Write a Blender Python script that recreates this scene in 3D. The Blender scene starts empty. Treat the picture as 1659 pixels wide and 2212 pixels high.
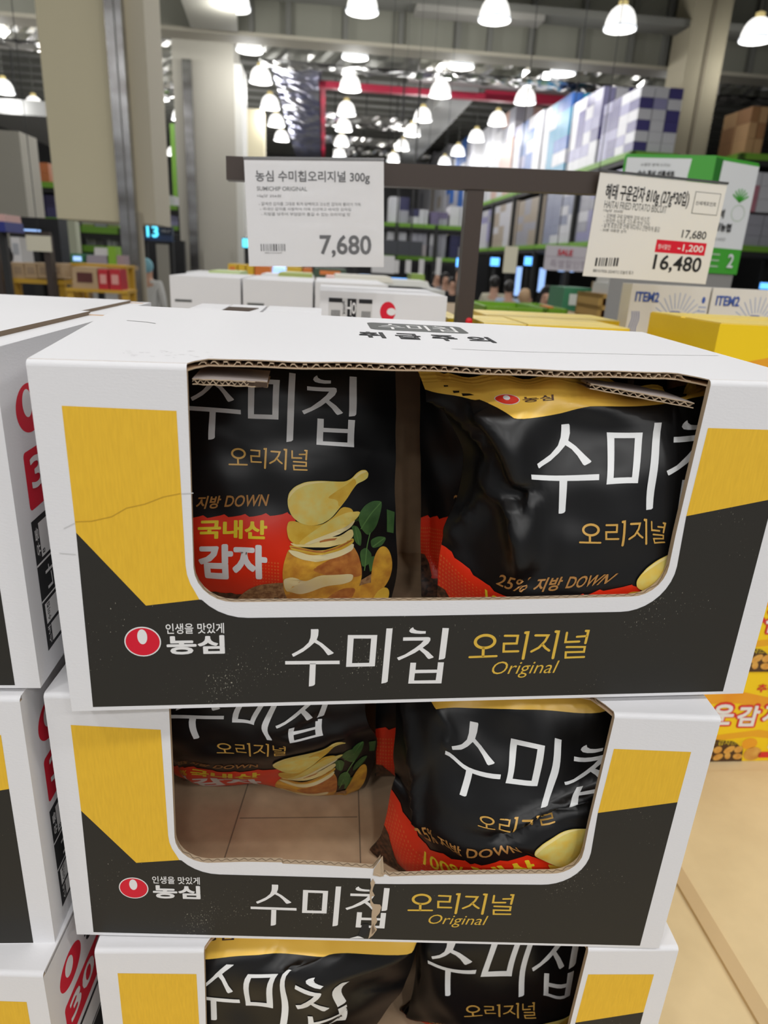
# -*- coding: utf-8 -*-
import bpy, bmesh, math, random
import numpy as np
from mathutils import Vector, Matrix
from mathutils.geometry import tessellate_polygon

random.seed(7)
SC = bpy.context.scene
COL = SC.collection
IW, IH = 1659, 2212
# ------------------------------------------------------------------ camera
CX, CY, FPX = 829.5, 1106.0, 1487.594
PITCH, ROLL = math.radians(19.957), math.radians(3.0311)
ZC = 1.70                       # height of the camera above the shop floor
_fw = np.array([0, math.cos(PITCH), -math.sin(PITCH)])
_u0 = np.array([0, math.sin(PITCH), math.cos(PITCH)])
_r0 = np.array([1.0, 0, 0])
_c, _s = math.cos(ROLL), math.sin(ROLL)
RGT = _c * _r0 + _s * _u0
UPV = -_s * _r0 + _c * _u0
cam_d = bpy.data.cameras.new('camera')
cam = bpy.data.objects.new('camera', cam_d)
COL.objects.link(cam)
M = Matrix(((RGT[0], UPV[0], -_fw[0], 0), (RGT[1], UPV[1], -_fw[1], 0), (RGT[2], UPV[2], -_fw[2], ZC), (0, 0, 0, 1)))
cam.matrix_world = M
cam_d.sensor_fit = 'VERTICAL'
cam_d.sensor_height = 36.0
cam_d.lens = FPX / IH * 36.0
cam_d.clip_start = 0.02
cam_d.clip_end = 200
cam_d.dof.use_dof = True
cam_d.dof.focus_distance = 0.60
cam_d.dof.aperture_fstop = 7.2
SC.camera = cam
# ------------------------------------------------------------------ view and world
SC.view_settings.view_transform = 'Standard'
SC.view_settings.look = 'None'
SC.view_settings.gamma = 1.0
SC.view_settings.use_curve_mapping = False
SC.view_settings.exposure = 0.0
SC.cycles.use_denoising = True
SC.cycles.max_bounces = 6
SC.cycles.diffuse_bounces = 3
SC.cycles.glossy_bounces = 3
SC.cycles.transmission_bounces = 4
SC.cycles.caustics_reflective = False
SC.cycles.caustics_refractive = False
world = bpy.data.worlds.new('shop_air')
SC.world = world
world.use_nodes = True
world.node_tree.nodes['Background'].inputs[0].default_value = (0.93, 0.95, 1.0, 1)
world.node_tree.nodes['Background'].inputs[1].default_value = 0.20
# ------------------------------------------------------------------ ceiling lamps that light the shop
BY = math.radians(5.7238)       # the building is turned this much against the camera
CB, SB = math.cos(BY), math.sin(BY)
def b2w(p):                     # building axes (camera as origin) -> world
    return Vector((CB * p[0] - SB * p[1], SB * p[0] + CB * p[1], p[2] + ZC))
LAMP_X = (-9.6, -7.0, -4.93, -1.70, 0.60, 2.97, 5.27, 7.85)
LAMP_Y = (-20.7, -17.5, -14.3, -11.1, -7.9, -4.7, -1.5, 1.7, 4.9, 8.1, 11.3, 14.5, 17.65, 20.65, 23.9, 26.9, 30.1, 33.5)
LAMP_Z = 4.3
NEAR_W = 30.0                   # lamps out of the picture, by row
ROW_K = {-20.7: .35, -17.5: .35, -14.3: .4, -11.1: .5, -7.9: .9, -4.7: 1.9, -1.5: 1.4, 1.7: .5, 4.9: .5, 8.1: .6, 11.3: .8}  # unseen rearmost rows added, strengths set to light carton fronts and insides
FAR_W = 56.0                    # lamps seen in the picture
for ly in LAMP_Y:
    for lx in LAMP_X:
        if ly < 12 and (lx < -5 or lx > 6): continue
        far = ly > 12
        ld = bpy.data.lights.new('ceiling_lamp_light', 'POINT' if far else 'AREA')
        if far: ld.shadow_soft_size = 0.22
        else: ld.shape = 'DISK'; ld.size = 0.5
        ld.energy = FAR_W * (0.4 if lx > 5 else 1.0) if far else NEAR_W * ROW_K[ly]
        ld.color = (1.0, 0.99, 0.98)
        lo = bpy.data.objects.new('ceiling_lamp_light', ld)
        lo.location = b2w((lx, ly, LAMP_Z - (0.42 if far else 0.10)))
        if ly < -7: lo.rotation_euler = (math.radians(30), 0, 0)
        COL.objects.link(lo)

# ------------------------------------------------------------------ helpers
def ray(px, py):
    return _fw + RGT * ((px - CX) / FPX) - UPV * ((py - CY) / FPX)
def rayb(px, py):
    d = ray(px, py)
    return np.array([CB * d[0] + SB * d[1], -SB * d[0] + CB * d[1], d[2]])
def PB(px, py, Y):              # where the sight line meets building depth Y
    d = rayb(px, py)
    return d * (Y / d[1])
def PZ(px, py, z):              # where it meets height z (measured from the camera height)
    d = rayb(px, py)
    return d * (z / d[2])

def tag(o, label=None, cat=None, group=None, kind=None):
    if label: o['label'] = label
    if cat: o['category'] = cat
    if group: o['group'] = group
    if kind: o['kind'] = kind
    return o
def empty(name, mat=None, label=None, cat=None, group=None):
    o = bpy.data.objects.new(name, None)
    COL.objects.link(o)
    o.empty_display_size = 0.05
    if mat is not None: o.matrix_world = mat
    return tag(o, label, cat, group)

# ------------------------------------------------------------------ materials
MATS = {}
def mat(name, col, rough=0.6, metal=0.0, emit=0.0, ecol=None, noise=None, bump=None, spec=0.5, alpha=1.0, trans=0.0, speck=None, sheen=0.0):
    """noise=(scale, other colour, contrast) mottles the colour; bump=(scale, strength); speck=(scale, threshold, colour)"""
    if name in MATS: return MATS[name]
    m = bpy.data.materials.new(name)
    m.use_nodes = True
    nt = m.node_tree
    b = nt.nodes['Principled BSDF']
    b.inputs['Base Color'].default_value = (*col, 1)
    b.inputs['Roughness'].default_value = rough
    b.inputs['Metallic'].default_value = metal
    b.inputs['Specular IOR Level'].default_value = spec
    if alpha < 1: b.inputs['Alpha'].default_value = alpha
    if trans: b.inputs['Transmission Weight'].default_value = trans
    if emit:
        b.inputs['Emission Color'].default_value = (*(ecol or col), 1)
        b.inputs['Emission Strength'].default_value = emit
    last = None
    tc = None
    def coord():
        nonlocal tc
        if tc is None: tc = nt.nodes.new('ShaderNodeTexCoord')
        return tc.outputs['Object']
    if noise:
        n = nt.nodes.new('ShaderNodeTexNoise')
        sc = noise[0]
        if isinstance(sc, tuple):
            mp = nt.nodes.new('ShaderNodeMapping')
            mp.inputs['Scale'].default_value = sc
            nt.links.new(coord(), mp.inputs['Vector'])
            nt.links.new(mp.outputs['Vector'], n.inputs['Vector'])
            n.inputs['Scale'].default_value = 1.0
        else:
            nt.links.new(coord(), n.inputs['Vector'])
            n.inputs['Scale'].default_value = sc
        n.inputs['Detail'].default_value = 4
        r = nt.nodes.new('ShaderNodeValToRGB')
        k = noise[2]
        r.color_ramp.elements[0].position = 0.5 - 0.5 / k
        r.color_ramp.elements[1].position = 0.5 + 0.5 / k
        r.color_ramp.elements[0].color = (*col, 1)
        r.color_ramp.elements[1].color = (*noise[1], 1)
        nt.links.new(n.outputs['Fac'], r.inputs['Fac'])
        last = r.outputs['Color']
    if speck:
        n = nt.nodes.new('ShaderNodeTexNoise')
        mp = nt.nodes.new('ShaderNodeMapping')
        mp.inputs['Scale'].default_value = speck[0]
        nt.links.new(coord(), mp.inputs['Vector'])
        nt.links.new(mp.outputs['Vector'], n.inputs['Vector'])
        n.inputs['Scale'].default_value = 1.0
        n.inputs['Detail'].default_value = 2
        n2 = nt.nodes.new('ShaderNodeTexNoise')
        nt.links.new(coord(), n2.inputs['Vector'])
        n2.inputs['Scale'].default_value = 14
        ma = nt.nodes.new('ShaderNodeMath'); ma.operation = 'MULTIPLY_ADD'; ma.inputs[1].default_value = 0.6; ma.inputs[2].default_value = 0.45
        nt.links.new(n2.outputs['Fac'], ma.inputs[0])
        mul = nt.nodes.new('ShaderNodeMath'); mul.operation = 'MULTIPLY'
        nt.links.new(n.outputs['Fac'], mul.inputs[0]); nt.links.new(ma.outputs[0], mul.inputs[1])
        r = nt.nodes.new('ShaderNodeValToRGB')
        r.color_ramp.elements[0].position = speck[1]
        r.color_ramp.elements[1].position = speck[1] + 0.05
        r.color_ramp.elements[0].color = (0, 0, 0, 1); r.color_ramp.elements[1].color = (1, 1, 1, 1)
        nt.links.new(mul.outputs[0], r.inputs['Fac'])
        mx = nt.nodes.new('ShaderNodeMix'); mx.data_type = 'RGBA'
        nt.links.new(r.outputs['Color'], mx.inputs['Factor'])
        if last is not None: nt.links.new(last, mx.inputs[6])
        else: mx.inputs[6].default_value = (*col, 1)
        mx.inputs[7].default_value = (*speck[2], 1)
        last = mx.outputs[2]
    if last is not None:
        nt.links.new(last, b.inputs['Base Color'])
    if bump:
        n = nt.nodes.new('ShaderNodeTexNoise')
        if isinstance(bump[0], tuple):
            mp = nt.nodes.new('ShaderNodeMapping')
            mp.inputs['Scale'].default_value = bump[0]
            nt.links.new(coord(), mp.inputs['Vector'])
            nt.links.new(mp.outputs['Vector'], n.inputs['Vector'])
            n.inputs['Scale'].default_value = 1
        else:
            nt.links.new(coord(), n.inputs['Vector'])
            n.inputs['Scale'].default_value = bump[0]
        n.inputs['Detail'].default_value = 3
        bp = nt.nodes.new('ShaderNodeBump')
        bp.inputs['Strength'].default_value = bump[1]
        bp.inputs['Distance'].default_value = bump[2] if len(bump) > 2 else 0.001
        nt.links.new(n.outputs['Fac'], bp.inputs['Height'])
        nt.links.new(bp.outputs['Normal'], b.inputs['Normal'])
    MATS[name] = m
    return m

WHITE = mat('carton_white', (0.79, 0.785, 0.80), 0.62, bump=((260, 260, 700), 0.12), spec=0.3)
KRAFT = mat('carton_kraft', (0.70, 0.49, 0.31), 0.85, noise=(60, (0.61, 0.42, 0.265), 2.2), spec=0.2)
KRAFTC = mat('carton_cut_edge', (0.50, 0.38, 0.26), 0.9, spec=0.1)
PBLACK = mat('carton_print_black', (0.024, 0.022, 0.018), 0.6, speck=((1100, 1100, 420), 0.555, (0.34, 0.32, 0.26)), spec=0.35)
PYEL = mat('carton_print_ochre', (0.88, 0.54, 0.040), 0.55, noise=((500, 500, 60), (0.76, 0.45, 0.032), 1.6), spec=0.3)
PWHITE = mat('carton_print_white', (0.82, 0.81, 0.80), 0.6, spec=0.3)
PGOLD = mat('carton_print_gold', (0.72, 0.46, 0.06), 0.5, spec=0.3)
PRED = mat('print_red', (0.70, 0.012, 0.035), 0.5, spec=0.3)
PINK = mat('print_ink', (0.02, 0.02, 0.022), 0.6, spec=0.3)
PGREY = mat('print_ink_grey', (0.10, 0.105, 0.10), 0.6, spec=0.3)
BBLACK = mat('bag_film_black', (0.0055, 0.0055, 0.006), 0.36, spec=0.42)
BWHITE = mat('bag_print_white', (0.82, 0.83, 0.83), 0.45)
BGOLD = mat('bag_print_gold', (0.66, 0.38, 0.085), 0.36, metal=0.1)
BCOPPER = mat('bag_print_bronze', (0.46, 0.22, 0.06), 0.4, metal=0.2)
BTOP = mat('bag_film_gold', (0.95, 0.60, 0.095), 0.30, metal=0.0)
BRED = mat('bag_print_red', (0.80, 0.032, 0.008), 0.4)
BREDD = mat('bag_print_orange_dots', (0.80, 0.13, 0.03), 0.4)
BLEM = mat('bag_print_lemon', (0.86, 0.66, 0.03), 0.4)
BCHIP = mat('bag_print_chip', (0.80, 0.56, 0.09), 0.42, noise=(95, (0.74, 0.66, 0.20), 3.0))
BCHIPD = mat('bag_print_chip_fold', (0.66, 0.38, 0.03), 0.42, noise=(80, (0.76, 0.52, 0.07), 2.5))
BCHIPL = mat('bag_print_chip_rim', (0.86, 0.72, 0.30), 0.42)
BPOT = mat('bag_print_potato_skin', (0.52, 0.22, 0.03), 0.42, noise=(70, (0.82, 0.46, 0.05), 3.0))
BPOTR = mat('bag_print_potato_rust', (0.36, 0.10, 0.025), 0.42, noise=(120, (0.58, 0.24, 0.05), 2.6))
BPEEL = mat('bag_print_potato_flesh', (0.84, 0.70, 0.30), 0.42, noise=(40, (0.84, 0.78, 0.52), 2.0))
BSACK = mat('bag_print_sack', (0.20, 0.095, 0.04), 0.5, noise=((260, 260, 260), (0.40, 0.24, 0.11), 4.0))
BSOIL = mat('bag_print_soil', (0.022, 0.010, 0.006), 0.5, noise=(240, (0.12, 0.05, 0.025), 4.0))
BLEAF = mat('bag_print_leaf', (0.030, 0.085, 0.022), 0.45, noise=(60, (0.07, 0.17, 0.045), 2.5))
BLEAFL = mat('bag_print_leaf_vein', (0.10, 0.22, 0.06), 0.45)

# ------------------------------------------------------------------ mesh builder
class MB:
    def __init__(s): s.v = []; s.f = []; s.m = []; s.mats = []; s.smooth = []
    def mi(s, m):
        if m not in s.mats: s.mats.append(m)
        return s.mats.index(m)
    def add(s, vs, fs, m, smooth=False):
        o = len(s.v); s.v += [tuple(map(float, p)) for p in vs]
        k = s.mi(m)
        for f in fs: s.f.append([i + o for i in f]); s.m.append(k); s.smooth.append(smooth)
        return s
    def hexa(s, p, m):          # 8 corners: bottom loop 0-3, top loop 4-7
        return s.add(p, [(0, 3, 2, 1), (4, 5, 6, 7), (0, 1, 5, 4), (1, 2, 6, 5), (2, 3, 7, 6), (3, 0, 4, 7)], m)
    def box(s, x0, y0, z0, x1, y1, z1, m):
        return s.hexa([(x0, y0, z0), (x1, y0, z0), (x1, y1, z0), (x0, y1, z0), (x0, y0, z1), (x1, y0, z1), (x1, y1, z1), (x0, y1, z1)], m)
    def quad(s, a, b, c, d, m): return s.add([a, b, c, d], [(0, 1, 2, 3)], m)
    def poly(s, loops, fn, m):  # 2-D loops (first outer, rest holes) placed by fn(x, y)
        pts = [[Vector((x, y, 0)) for x, y in lp] for lp in loops]
        tris = tessellate_polygon(pts)
        flat = [p for lp in loops for p in lp]
        out = []
        for t in tris:
            a, b, c = (flat[i] for i in t)
            ar = (b[0] - a[0]) * (c[1] - a[1]) - (b[1] - a[1]) * (c[0] - a[0])
            if abs(ar) > 1e-14: out.append(t if ar > 0 else (t[0], t[2], t[1]))
        return s.add([fn(x, y) for x, y in flat], out, m)
    def prism(s, loops, fn, m_front, m_side, m_back):   # fn(x, y, t): t = 0 front, 1 back
        s.poly(loops, lambda x, y: fn(x, y, 0), m_front)
        s.poly(loops, lambda x, y: fn(x, y, 1), m_back)
        n = len(s.f)
        for lp in loops:
            k = len(lp)
            vs = [fn(x, y, 0) for x, y in lp] + [fn(x, y, 1) for x, y in lp]
            s.add(vs, [(i, (i + 1) % k, k + (i + 1) % k, k + i) for i in range(k)], m_side)
        return s
    def tube(s, path, r, m, n=10, smooth=True, cap=True):
        path = [Vector(p) for p in path]
        rs = r if isinstance(r, (list, tuple)) else [r] * len(path)
        vs = []
        for i, p in enumerate(path):
            a = path[max(i - 1, 0)]; b = path[min(i + 1, len(path) - 1)]
            d = (b - a).normalized()
            up = Vector((0, 0, 1)) if abs(d.z) < 0.9 else Vector((1, 0, 0))
            e1 = d.cross(up).normalized(); e2 = d.cross(e1).normalized()
            for k in range(n):
                t = 2 * math.pi * k / n
                vs.append(p + (e1 * math.cos(t) + e2 * math.sin(t)) * rs[i])
        fs = [(i * n + k, i * n + (k + 1) % n, (i + 1) * n + (k + 1) % n, (i + 1) * n + k) for i in range(len(path) - 1) for k in range(n)]
        s.add(vs, fs, m, smooth)
        if cap:
            s.add(vs[:n], [tuple(range(n))], m); s.add(vs[-n:], [tuple(range(n))[::-1]], m)
        return s
    def lathe(s, prof, c, m, n=20, smooth=True, axis=None):
        vs = []
        for r, z in prof:
            for k in range(n):
                t = 2 * math.pi * k / n
                vs.append((c[0] + r * math.cos(t), c[1] + r * math.sin(t), c[2] + z))
        fs = [(i * n + k, i * n + (k + 1) % n, (i + 1) * n + (k + 1) % n, (i + 1) * n + k) for i in range(len(prof) - 1) for k in range(n)]
        return s.add(vs, fs, m, smooth)
    def ell(s, c, r, m, nu=16, nv=10):
        prof = []
        vs = []
        for j in range(nv + 1):
            ph = math.pi * j / nv - math.pi / 2
            for k in range(nu):
                t = 2 * math.pi * k / nu
                vs.append((c[0] + r[0] * math.cos(ph) * math.cos(t), c[1] + r[1] * math.cos(ph) * math.sin(t), c[2] + r[2] * math.sin(ph)))
        fs = [(i * nu + k, i * nu + (k + 1) % nu, (i + 1) * nu + (k + 1) % nu, (i + 1) * nu + k) for i in range(nv) for k in range(nu)]
        return s.add(vs, fs, m, True)
    def build(s, name, parent=None, xf=None, weld=False):
        me = bpy.data.meshes.new(name)
        vs = s.v if xf is None else [tuple(xf(p)) for p in s.v]
        me.from_pydata(vs, [], s.f)
        for m in s.mats: me.materials.append(m)
        me.polygons.foreach_set('material_index', s.m)
        me.polygons.foreach_set('use_smooth', s.smooth)
        me.update()
        o = bpy.data.objects.new(name, me)
        COL.objects.link(o)
        if parent is not None: o.parent = parent
        return o
    def built(s, name, parent=None):   # vertices given in building axes, camera origin
        return s.build(name, parent, b2w)

# ------------------------------------------------------------------ lettering (from the program's own built-in type) and drawn marks
_TXT = {}
def text2d(body, bold=0.0, shear=0.0, spacing=1.0):
    key = (body, bold, shear, spacing)
    if key in _TXT: return _TXT[key]
    cu = bpy.data.curves.new('lettering', 'FONT')
    cu.body = body; cu.offset = bold; cu.shear = shear; cu.space_character = spacing
    cu.resolution_u = 3; cu.fill_mode = 'FRONT'
    o = bpy.data.objects.new('lettering', cu)
    COL.objects.link(o)
    dg = bpy.context.evaluated_depsgraph_get()
    me = bpy.data.meshes.new_from_object(o.evaluated_get(dg))
    v = np.array([(p.co.x, p.co.y) for p in me.vertices])
    f = [tuple(p.vertices) for p in me.polygons]
    bpy.data.objects.remove(o); bpy.data.curves.remove(cu); bpy.data.meshes.remove(me)
    lo, hi = v.min(0), v.max(0)
    v = (v - lo) / (hi - lo).max()
    _TXT[key] = (v, f, (hi - lo)[1] / (hi - lo)[0])
    # v normalised so that the larger side is 1
    return _TXT[key]
def text_in(body, x0, y0, x1, y1, bold=0.0, shear=0.0, spacing=1.0):
    """lettering stretched into the rectangle, y up; heavy weights are inked several times, slightly shifted"""
    fat = 0.0
    if bold > 0.014: fat, bold = bold - 0.010, 0.010
    v, f, asp = text2d(body, bold, shear, spacing)
    w = v.max(0)
    nch = max(len(body.replace(' ', '')), 1)
    e = fat * 0.85 / nch if w[0] >= w[1] else fat * 0.85
    ey = e * w[0] / w[1]
    u = np.column_stack([e + v[:, 0] / w[0] * (1 - 2 * e), ey + v[:, 1] / w[1] * (1 - 2 * ey)])
    lift = np.zeros(len(u))
    if fat:
        U, F = [], []
        lift = np.repeat(np.arange(9) * 0.35, len(u))
        for dx, dy in ((0, 0), (e, 0), (-e, 0), (0, ey), (0, -ey), (e * .7, ey * .7), (-e * .7, ey * .7), (e * .7, -ey * .7), (-e * .7, -ey * .7)):
            o = sum(len(a) for a in U)
            U.append(u + [dx, dy]); F += [tuple(i + o for i in t) for t in f]
        u, f = np.vstack(U), F
    q = np.column_stack([x0 + u[:, 0] * (x1 - x0), y0 + u[:, 1] * (y1 - y0), lift])
    return q, f
def stroke(pts, w, round_=True):
    """a pen stroke as one outline"""
    P = [np.array(p, float) for p in pts]
    L, R = [], []
    n = len(P)
    for i in range(n):
        if i == 0: d = P[1] - P[0]
        elif i == n - 1: d = P[-1] - P[-2]
        else:
            a = (P[i] - P[i - 1]); b = (P[i + 1] - P[i])
            a /= np.linalg.norm(a); b /= np.linalg.norm(b); d = a + b
        d = d / np.linalg.norm(d)
        nrm = np.array([-d[1], d[0]])
        k = 1.0
        if 0 < i < n - 1:
            k = min(1 / max(abs(np.dot(nrm, np.array([-a[1], a[0]]))), 0.5), 1.8)
        L.append(P[i] + nrm * w / 2 * k); R.append(P[i] - nrm * w / 2 * k)
    def cap(p, d):
        base = math.atan2(d[1], d[0])
        return [p + np.array([math.cos(base + t), math.sin(base + t)]) * w / 2 for t in np.linspace(-math.pi / 2, math.pi / 2, 6)[1:-1]]
    e = P[-1] - P[-2]; s0 = P[0] - P[1]
    out = R + cap(P[-1], e) + L[::-1] + cap(P[0], s0)
    return [tuple(p) for p in out]
def ellipse(cx, cy, rx, ry, n=36, rot=0.0):
    c, s = math.cos(rot), math.sin(rot)
    return [(cx + rx * math.cos(t) * c - ry * math.sin(t) * s, cy + rx * math.cos(t) * s + ry * math.sin(t) * c) for t in np.linspace(0, 2 * math.pi, n, endpoint=False)]
def rrect(x0, y0, x1, y1, r, n=5):
    out = []
    for cx, cy, a in ((x1 - r, y0 + r, -90), (x1 - r, y1 - r, 0), (x0 + r, y1 - r, 90), (x0 + r, y0 + r, 180)):
        for k in range(n + 1):
            t = math.radians(a + 90 * k / n)
            out.append((cx + r * math.cos(t), cy + r * math.sin(t)))
    return out
# the three brushed syllables and the four pen-written ones, y down, width 1000
SUMI = [
 [[(154,4),(197,4),(200,12),(198,48),(189,79),(224,104),(263,142),(295,172),(289,178),(264,188),(256,184),(231,145),(205,116),(176,97),(147,127),(109,159),(71,182),(51,194),(46,191),(40,175),(71,157),(109,131),(141,96),(152,62),(154,33)]],
 [[(0,224),(332,228),(333,253),(0,248)]],
 [[(150,243),(186,244),(183,395),(176,404),(162,409),(145,411)]],
 [[(378,48),(558,51),(552,274),(373,274)],[(414,73),(521,75),(516,248),(409,248)]],
 [[(612,6),(650,6),(638,388),(628,396),(599,402)]],
 [[(776,0),(782,13),(800,23),(824,27),(857,29),(857,46),(822,47),(788,44),(765,39),(754,28),(757,16),(765,7)]],
 [[(719,70),(876,71),(888,76),(890,94),(879,116),(845,147),(884,177),(920,215),(915,220),(891,229),(882,224),(858,192),(826,161),(797,183),(745,212),(701,234),(696,230),(688,215),(738,192),(795,150),(830,119),(848,95),(719,94)]],
 [[(960,8),(1000,10),(993,222),(985,231),(953,236)]],
 [[(775,253),(811,254),(810,306),(949,308),(950,254),(988,255),(984,411),(770,407)],[(808,331),(948,331),(945,386),(806,385)]]]
_ring = [ellipse(132, 103, 91, 68), ellipse(132, 103, 66, 44)]
ORI = [_ring] + [[stroke(p, w)] for p, w in (
 ([(124,160),(128,230)],23), ([(20,239),(238,234)],19), ([(287,54),(393,56),(391,124),(287,124),(292,195),(412,194)],19),
 ([(452,30),(472,29),(460,261)],24), ([(537,55),(642,57),(623,107),(578,165),(521,199)],20), ([(604,136),(635,170),(667,193)],20),
 ([(700,24),(721,26),(708,261)],24), ([(793,36),(792,119),(906,116)],19), ([(881,73),(959,68)],18), ([(949,22),(969,23),(961,131)],21),
 ([(809,164),(962,166),(961,210),(809,211),(814,260),(970,257)],18))]

class Flat:
    """printing laid on a flat panel: fn(x, y, lift) -> 3-D"""
    def __init__(s, mb, fn): s.mb, s.fn = mb, fn
    def poly(s, loops, m, lift=1): s.mb.poly(loops, lambda x, y: s.fn(x, y, lift), m)
    def glyphs(s, G, x0, y1, w, m, lift=2, h=None):
        k = w / 1000.0; kv = k if h is None else h / 411.0
        for loops in G: s.poly([[(x0 + x * k, y1 - y * kv) for x, y in lp] for lp in loops], m, lift)
    def text(s, body, x0, y0, x1, y1, m, lift=2, **kw):
        q, f = text_in(body, x0, y0, x1, y1, **kw)
        s.mb.add([s.fn(x, y, lift + k) for x, y, k in q], f, m)
def logo_mark(fl, cx, cy, rx, ry, lift=2):
    fl.poly([ellipse(cx, cy, rx, ry)], PWHITE, lift)
    fl.poly([ellipse(cx, cy, rx * .93, ry * .92)], PRED, lift + 1)
    fl.poly([ellipse(cx + rx * .0, cy + ry * .34, rx * .27, ry * .5)], PWHITE, lift + 2)

# ================================================================== snack cartons
W, H, D, T = 0.56, 0.27, 0.30, 0.005
def frame(x, y, z, yaw, p=0.0, r=0.0):
    cz, sz = math.cos(yaw), math.sin(yaw)
    Rz = Matrix(((cz, -sz, 0), (sz, cz, 0), (0, 0, 1)))
    c, s = math.cos(p), math.sin(p); Rx = Matrix(((1, 0, 0), (0, c, -s), (0, s, c)))
    c, s = math.cos(r), math.sin(r); Ry = Matrix(((c, 0, s), (0, 1, 0), (-s, 0, c)))
    m = (Rz @ Rx @ Ry).to_4x4()
    m.translation = Vector((x, y, z + ZC))
    return m
def qarc(cx, cy, r, a0, a1, n=7):
    return [(cx + r * math.cos(math.radians(a0 + (a1 - a0) * k / n)), cy + r * math.sin(math.radians(a0 + (a1 - a0) * k / n))) for k in range(n + 1)]
def window_path(torn):
    """cut edge of the display window, from its top right down, along the sill and up to its top left"""
    right = [(0.4695, 0.262), (0.4680, 0.20), (0.4668, 0.15)] + qarc(0.4400, 0.1225, 0.0268, 0, -90)
    left = qarc(0.1265, 0.1225, 0.0285, -90, -180) + [(0.0995, 0.20), (0.1005, 0.262)]
    left = [(x, z) for x, z in left]
    if torn:
        rj = [(x, z - 0.0035 if z < 0.12 else z) for x, z in right]
        sill = [(0.40, 0.0905), (0.33, 0.0865), (0.292, 0.0835), (0.288, 0.086), (0.2835, 0.0835), (0.2825, 0.1045), (0.2795, 0.0985), (0.2765, 0.0925), (0.23, 0.0950), (0.194, 0.0955), (0.193, 0.0970), (0.16, 0.0965)]
        return rj + sill + left
    return right + [(0.40, 0.0950), (0.33, 0.0938), (0.27, 0.0937), (0.20, 0.0940)] + left
def wave_ribbon(mb, x0, x1, za, zb, yf, depth, m, lam=0.0078, th=0.00045):
    n = int((x1 - x0) / lam * 10)
    pts = []
    for i in range(n + 1):
        x = x0 + (x1 - x0) * i / n
        ph = 2 * math.pi * (x - x0) / lam
        s = math.sin(ph) + 0.18 * math.sin(3 * ph)
        s = max(-1, min(1, s * 1.05))
        pts.append((x + 0.0006 * math.sin(i * 1.7), (za + zb) / 2 + (zb - za) / 2 * s))
    vs = []
    for x, z in pts:
        y = yf(x)
        vs += [(x, y, z - th), (x, y, z + th), (x, y + depth, z + th), (x, y + depth, z - th)]
    fs = []
    for i in range(n):
        a, b = 4 * i, 4 * i + 4
        fs += [(a, b, b + 1, a + 1), (a + 1, b + 1, b + 2, a + 2), (a + 3, a + 2, b + 2, b + 3), (a, a + 3, b + 3, b)]
    mb.add(vs, fs, m)

def side_print(mb):
    """printing on the right-hand end of a carton, seen only between the stacks"""
    fl = Flat(mb, lambda y, z, k: (W + 0.00012 * k, y, z))
    fl.poly([ellipse(0.046, 0.2185, 0.0235, 0.0185)], PRED, 1)
    fl.poly([ellipse(0.043, 0.2225, 0.0085, 0.0105)], PWHITE, 2)
    fl.text('농심', 0.078, 0.206, 0.130, 0.231, PINK, 2, bold=0.02)
    fl.poly([rrect(0.0245, 0.142, 0.165, 0.188, 0.004)], PRED, 1)
    fl.text('300g', 0.033, 0.149, 0.150, 0.182, PWHITE, 2, bold=0.03)
    fl.poly([[(0.0225, 0.0205), (0.180, 0.0205), (0.180, 0.134), (0.0225, 0.134)]], PINK, 1)
    fl.poly([[(0.034, 0.1000), (0.174, 0.1000), (0.174, 0.129), (0.034, 0.129)]], PWHITE, 2)
    fl.poly([[(0.0225, 0.0955), (0.180, 0.0955), (0.180, 0.0972), (0.0225, 0.0972)]], PWHITE, 2)
    fl.poly([[(0.0225, 0.0640), (0.180, 0.0640), (0.180, 0.0655), (0.0225, 0.0655)]], PWHITE, 2)
    fl.poly([[(0.027, 0.043), (0.174, 0.043), (0.174, 0.061), (0.027, 0.061)]], PWHITE, 2)
    fl.poly([[(0.034, 0.024), (0.174, 0.024), (0.174, 0.040), (0.034, 0.040)]], PWHITE, 2)
    def vert(body, y0, z0, y1, z1, m):   # lettering turned a quarter turn
        q, f = text_in(body, z0, -y1, z1, -y0, bold=0.01)
        mb.add([(W + 0.00036, -b, a) for a, b, k in q], f, m)
    vert('유통', 0.0260, 0.103, 0.0325, 0.127, PWHITE)
    vert('스낵', 0.0270, 0.024, 0.0325, 0.040, PWHITE)
    vert('수미칩', 0.030, 0.044, 0.036, 0.060, PINK)
    vert('8', 0.036, 0.102, 0.041, 0.106, PINK)
    vert('나', 0.036, 0.070, 0.052, 0.090, PWHITE)

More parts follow.
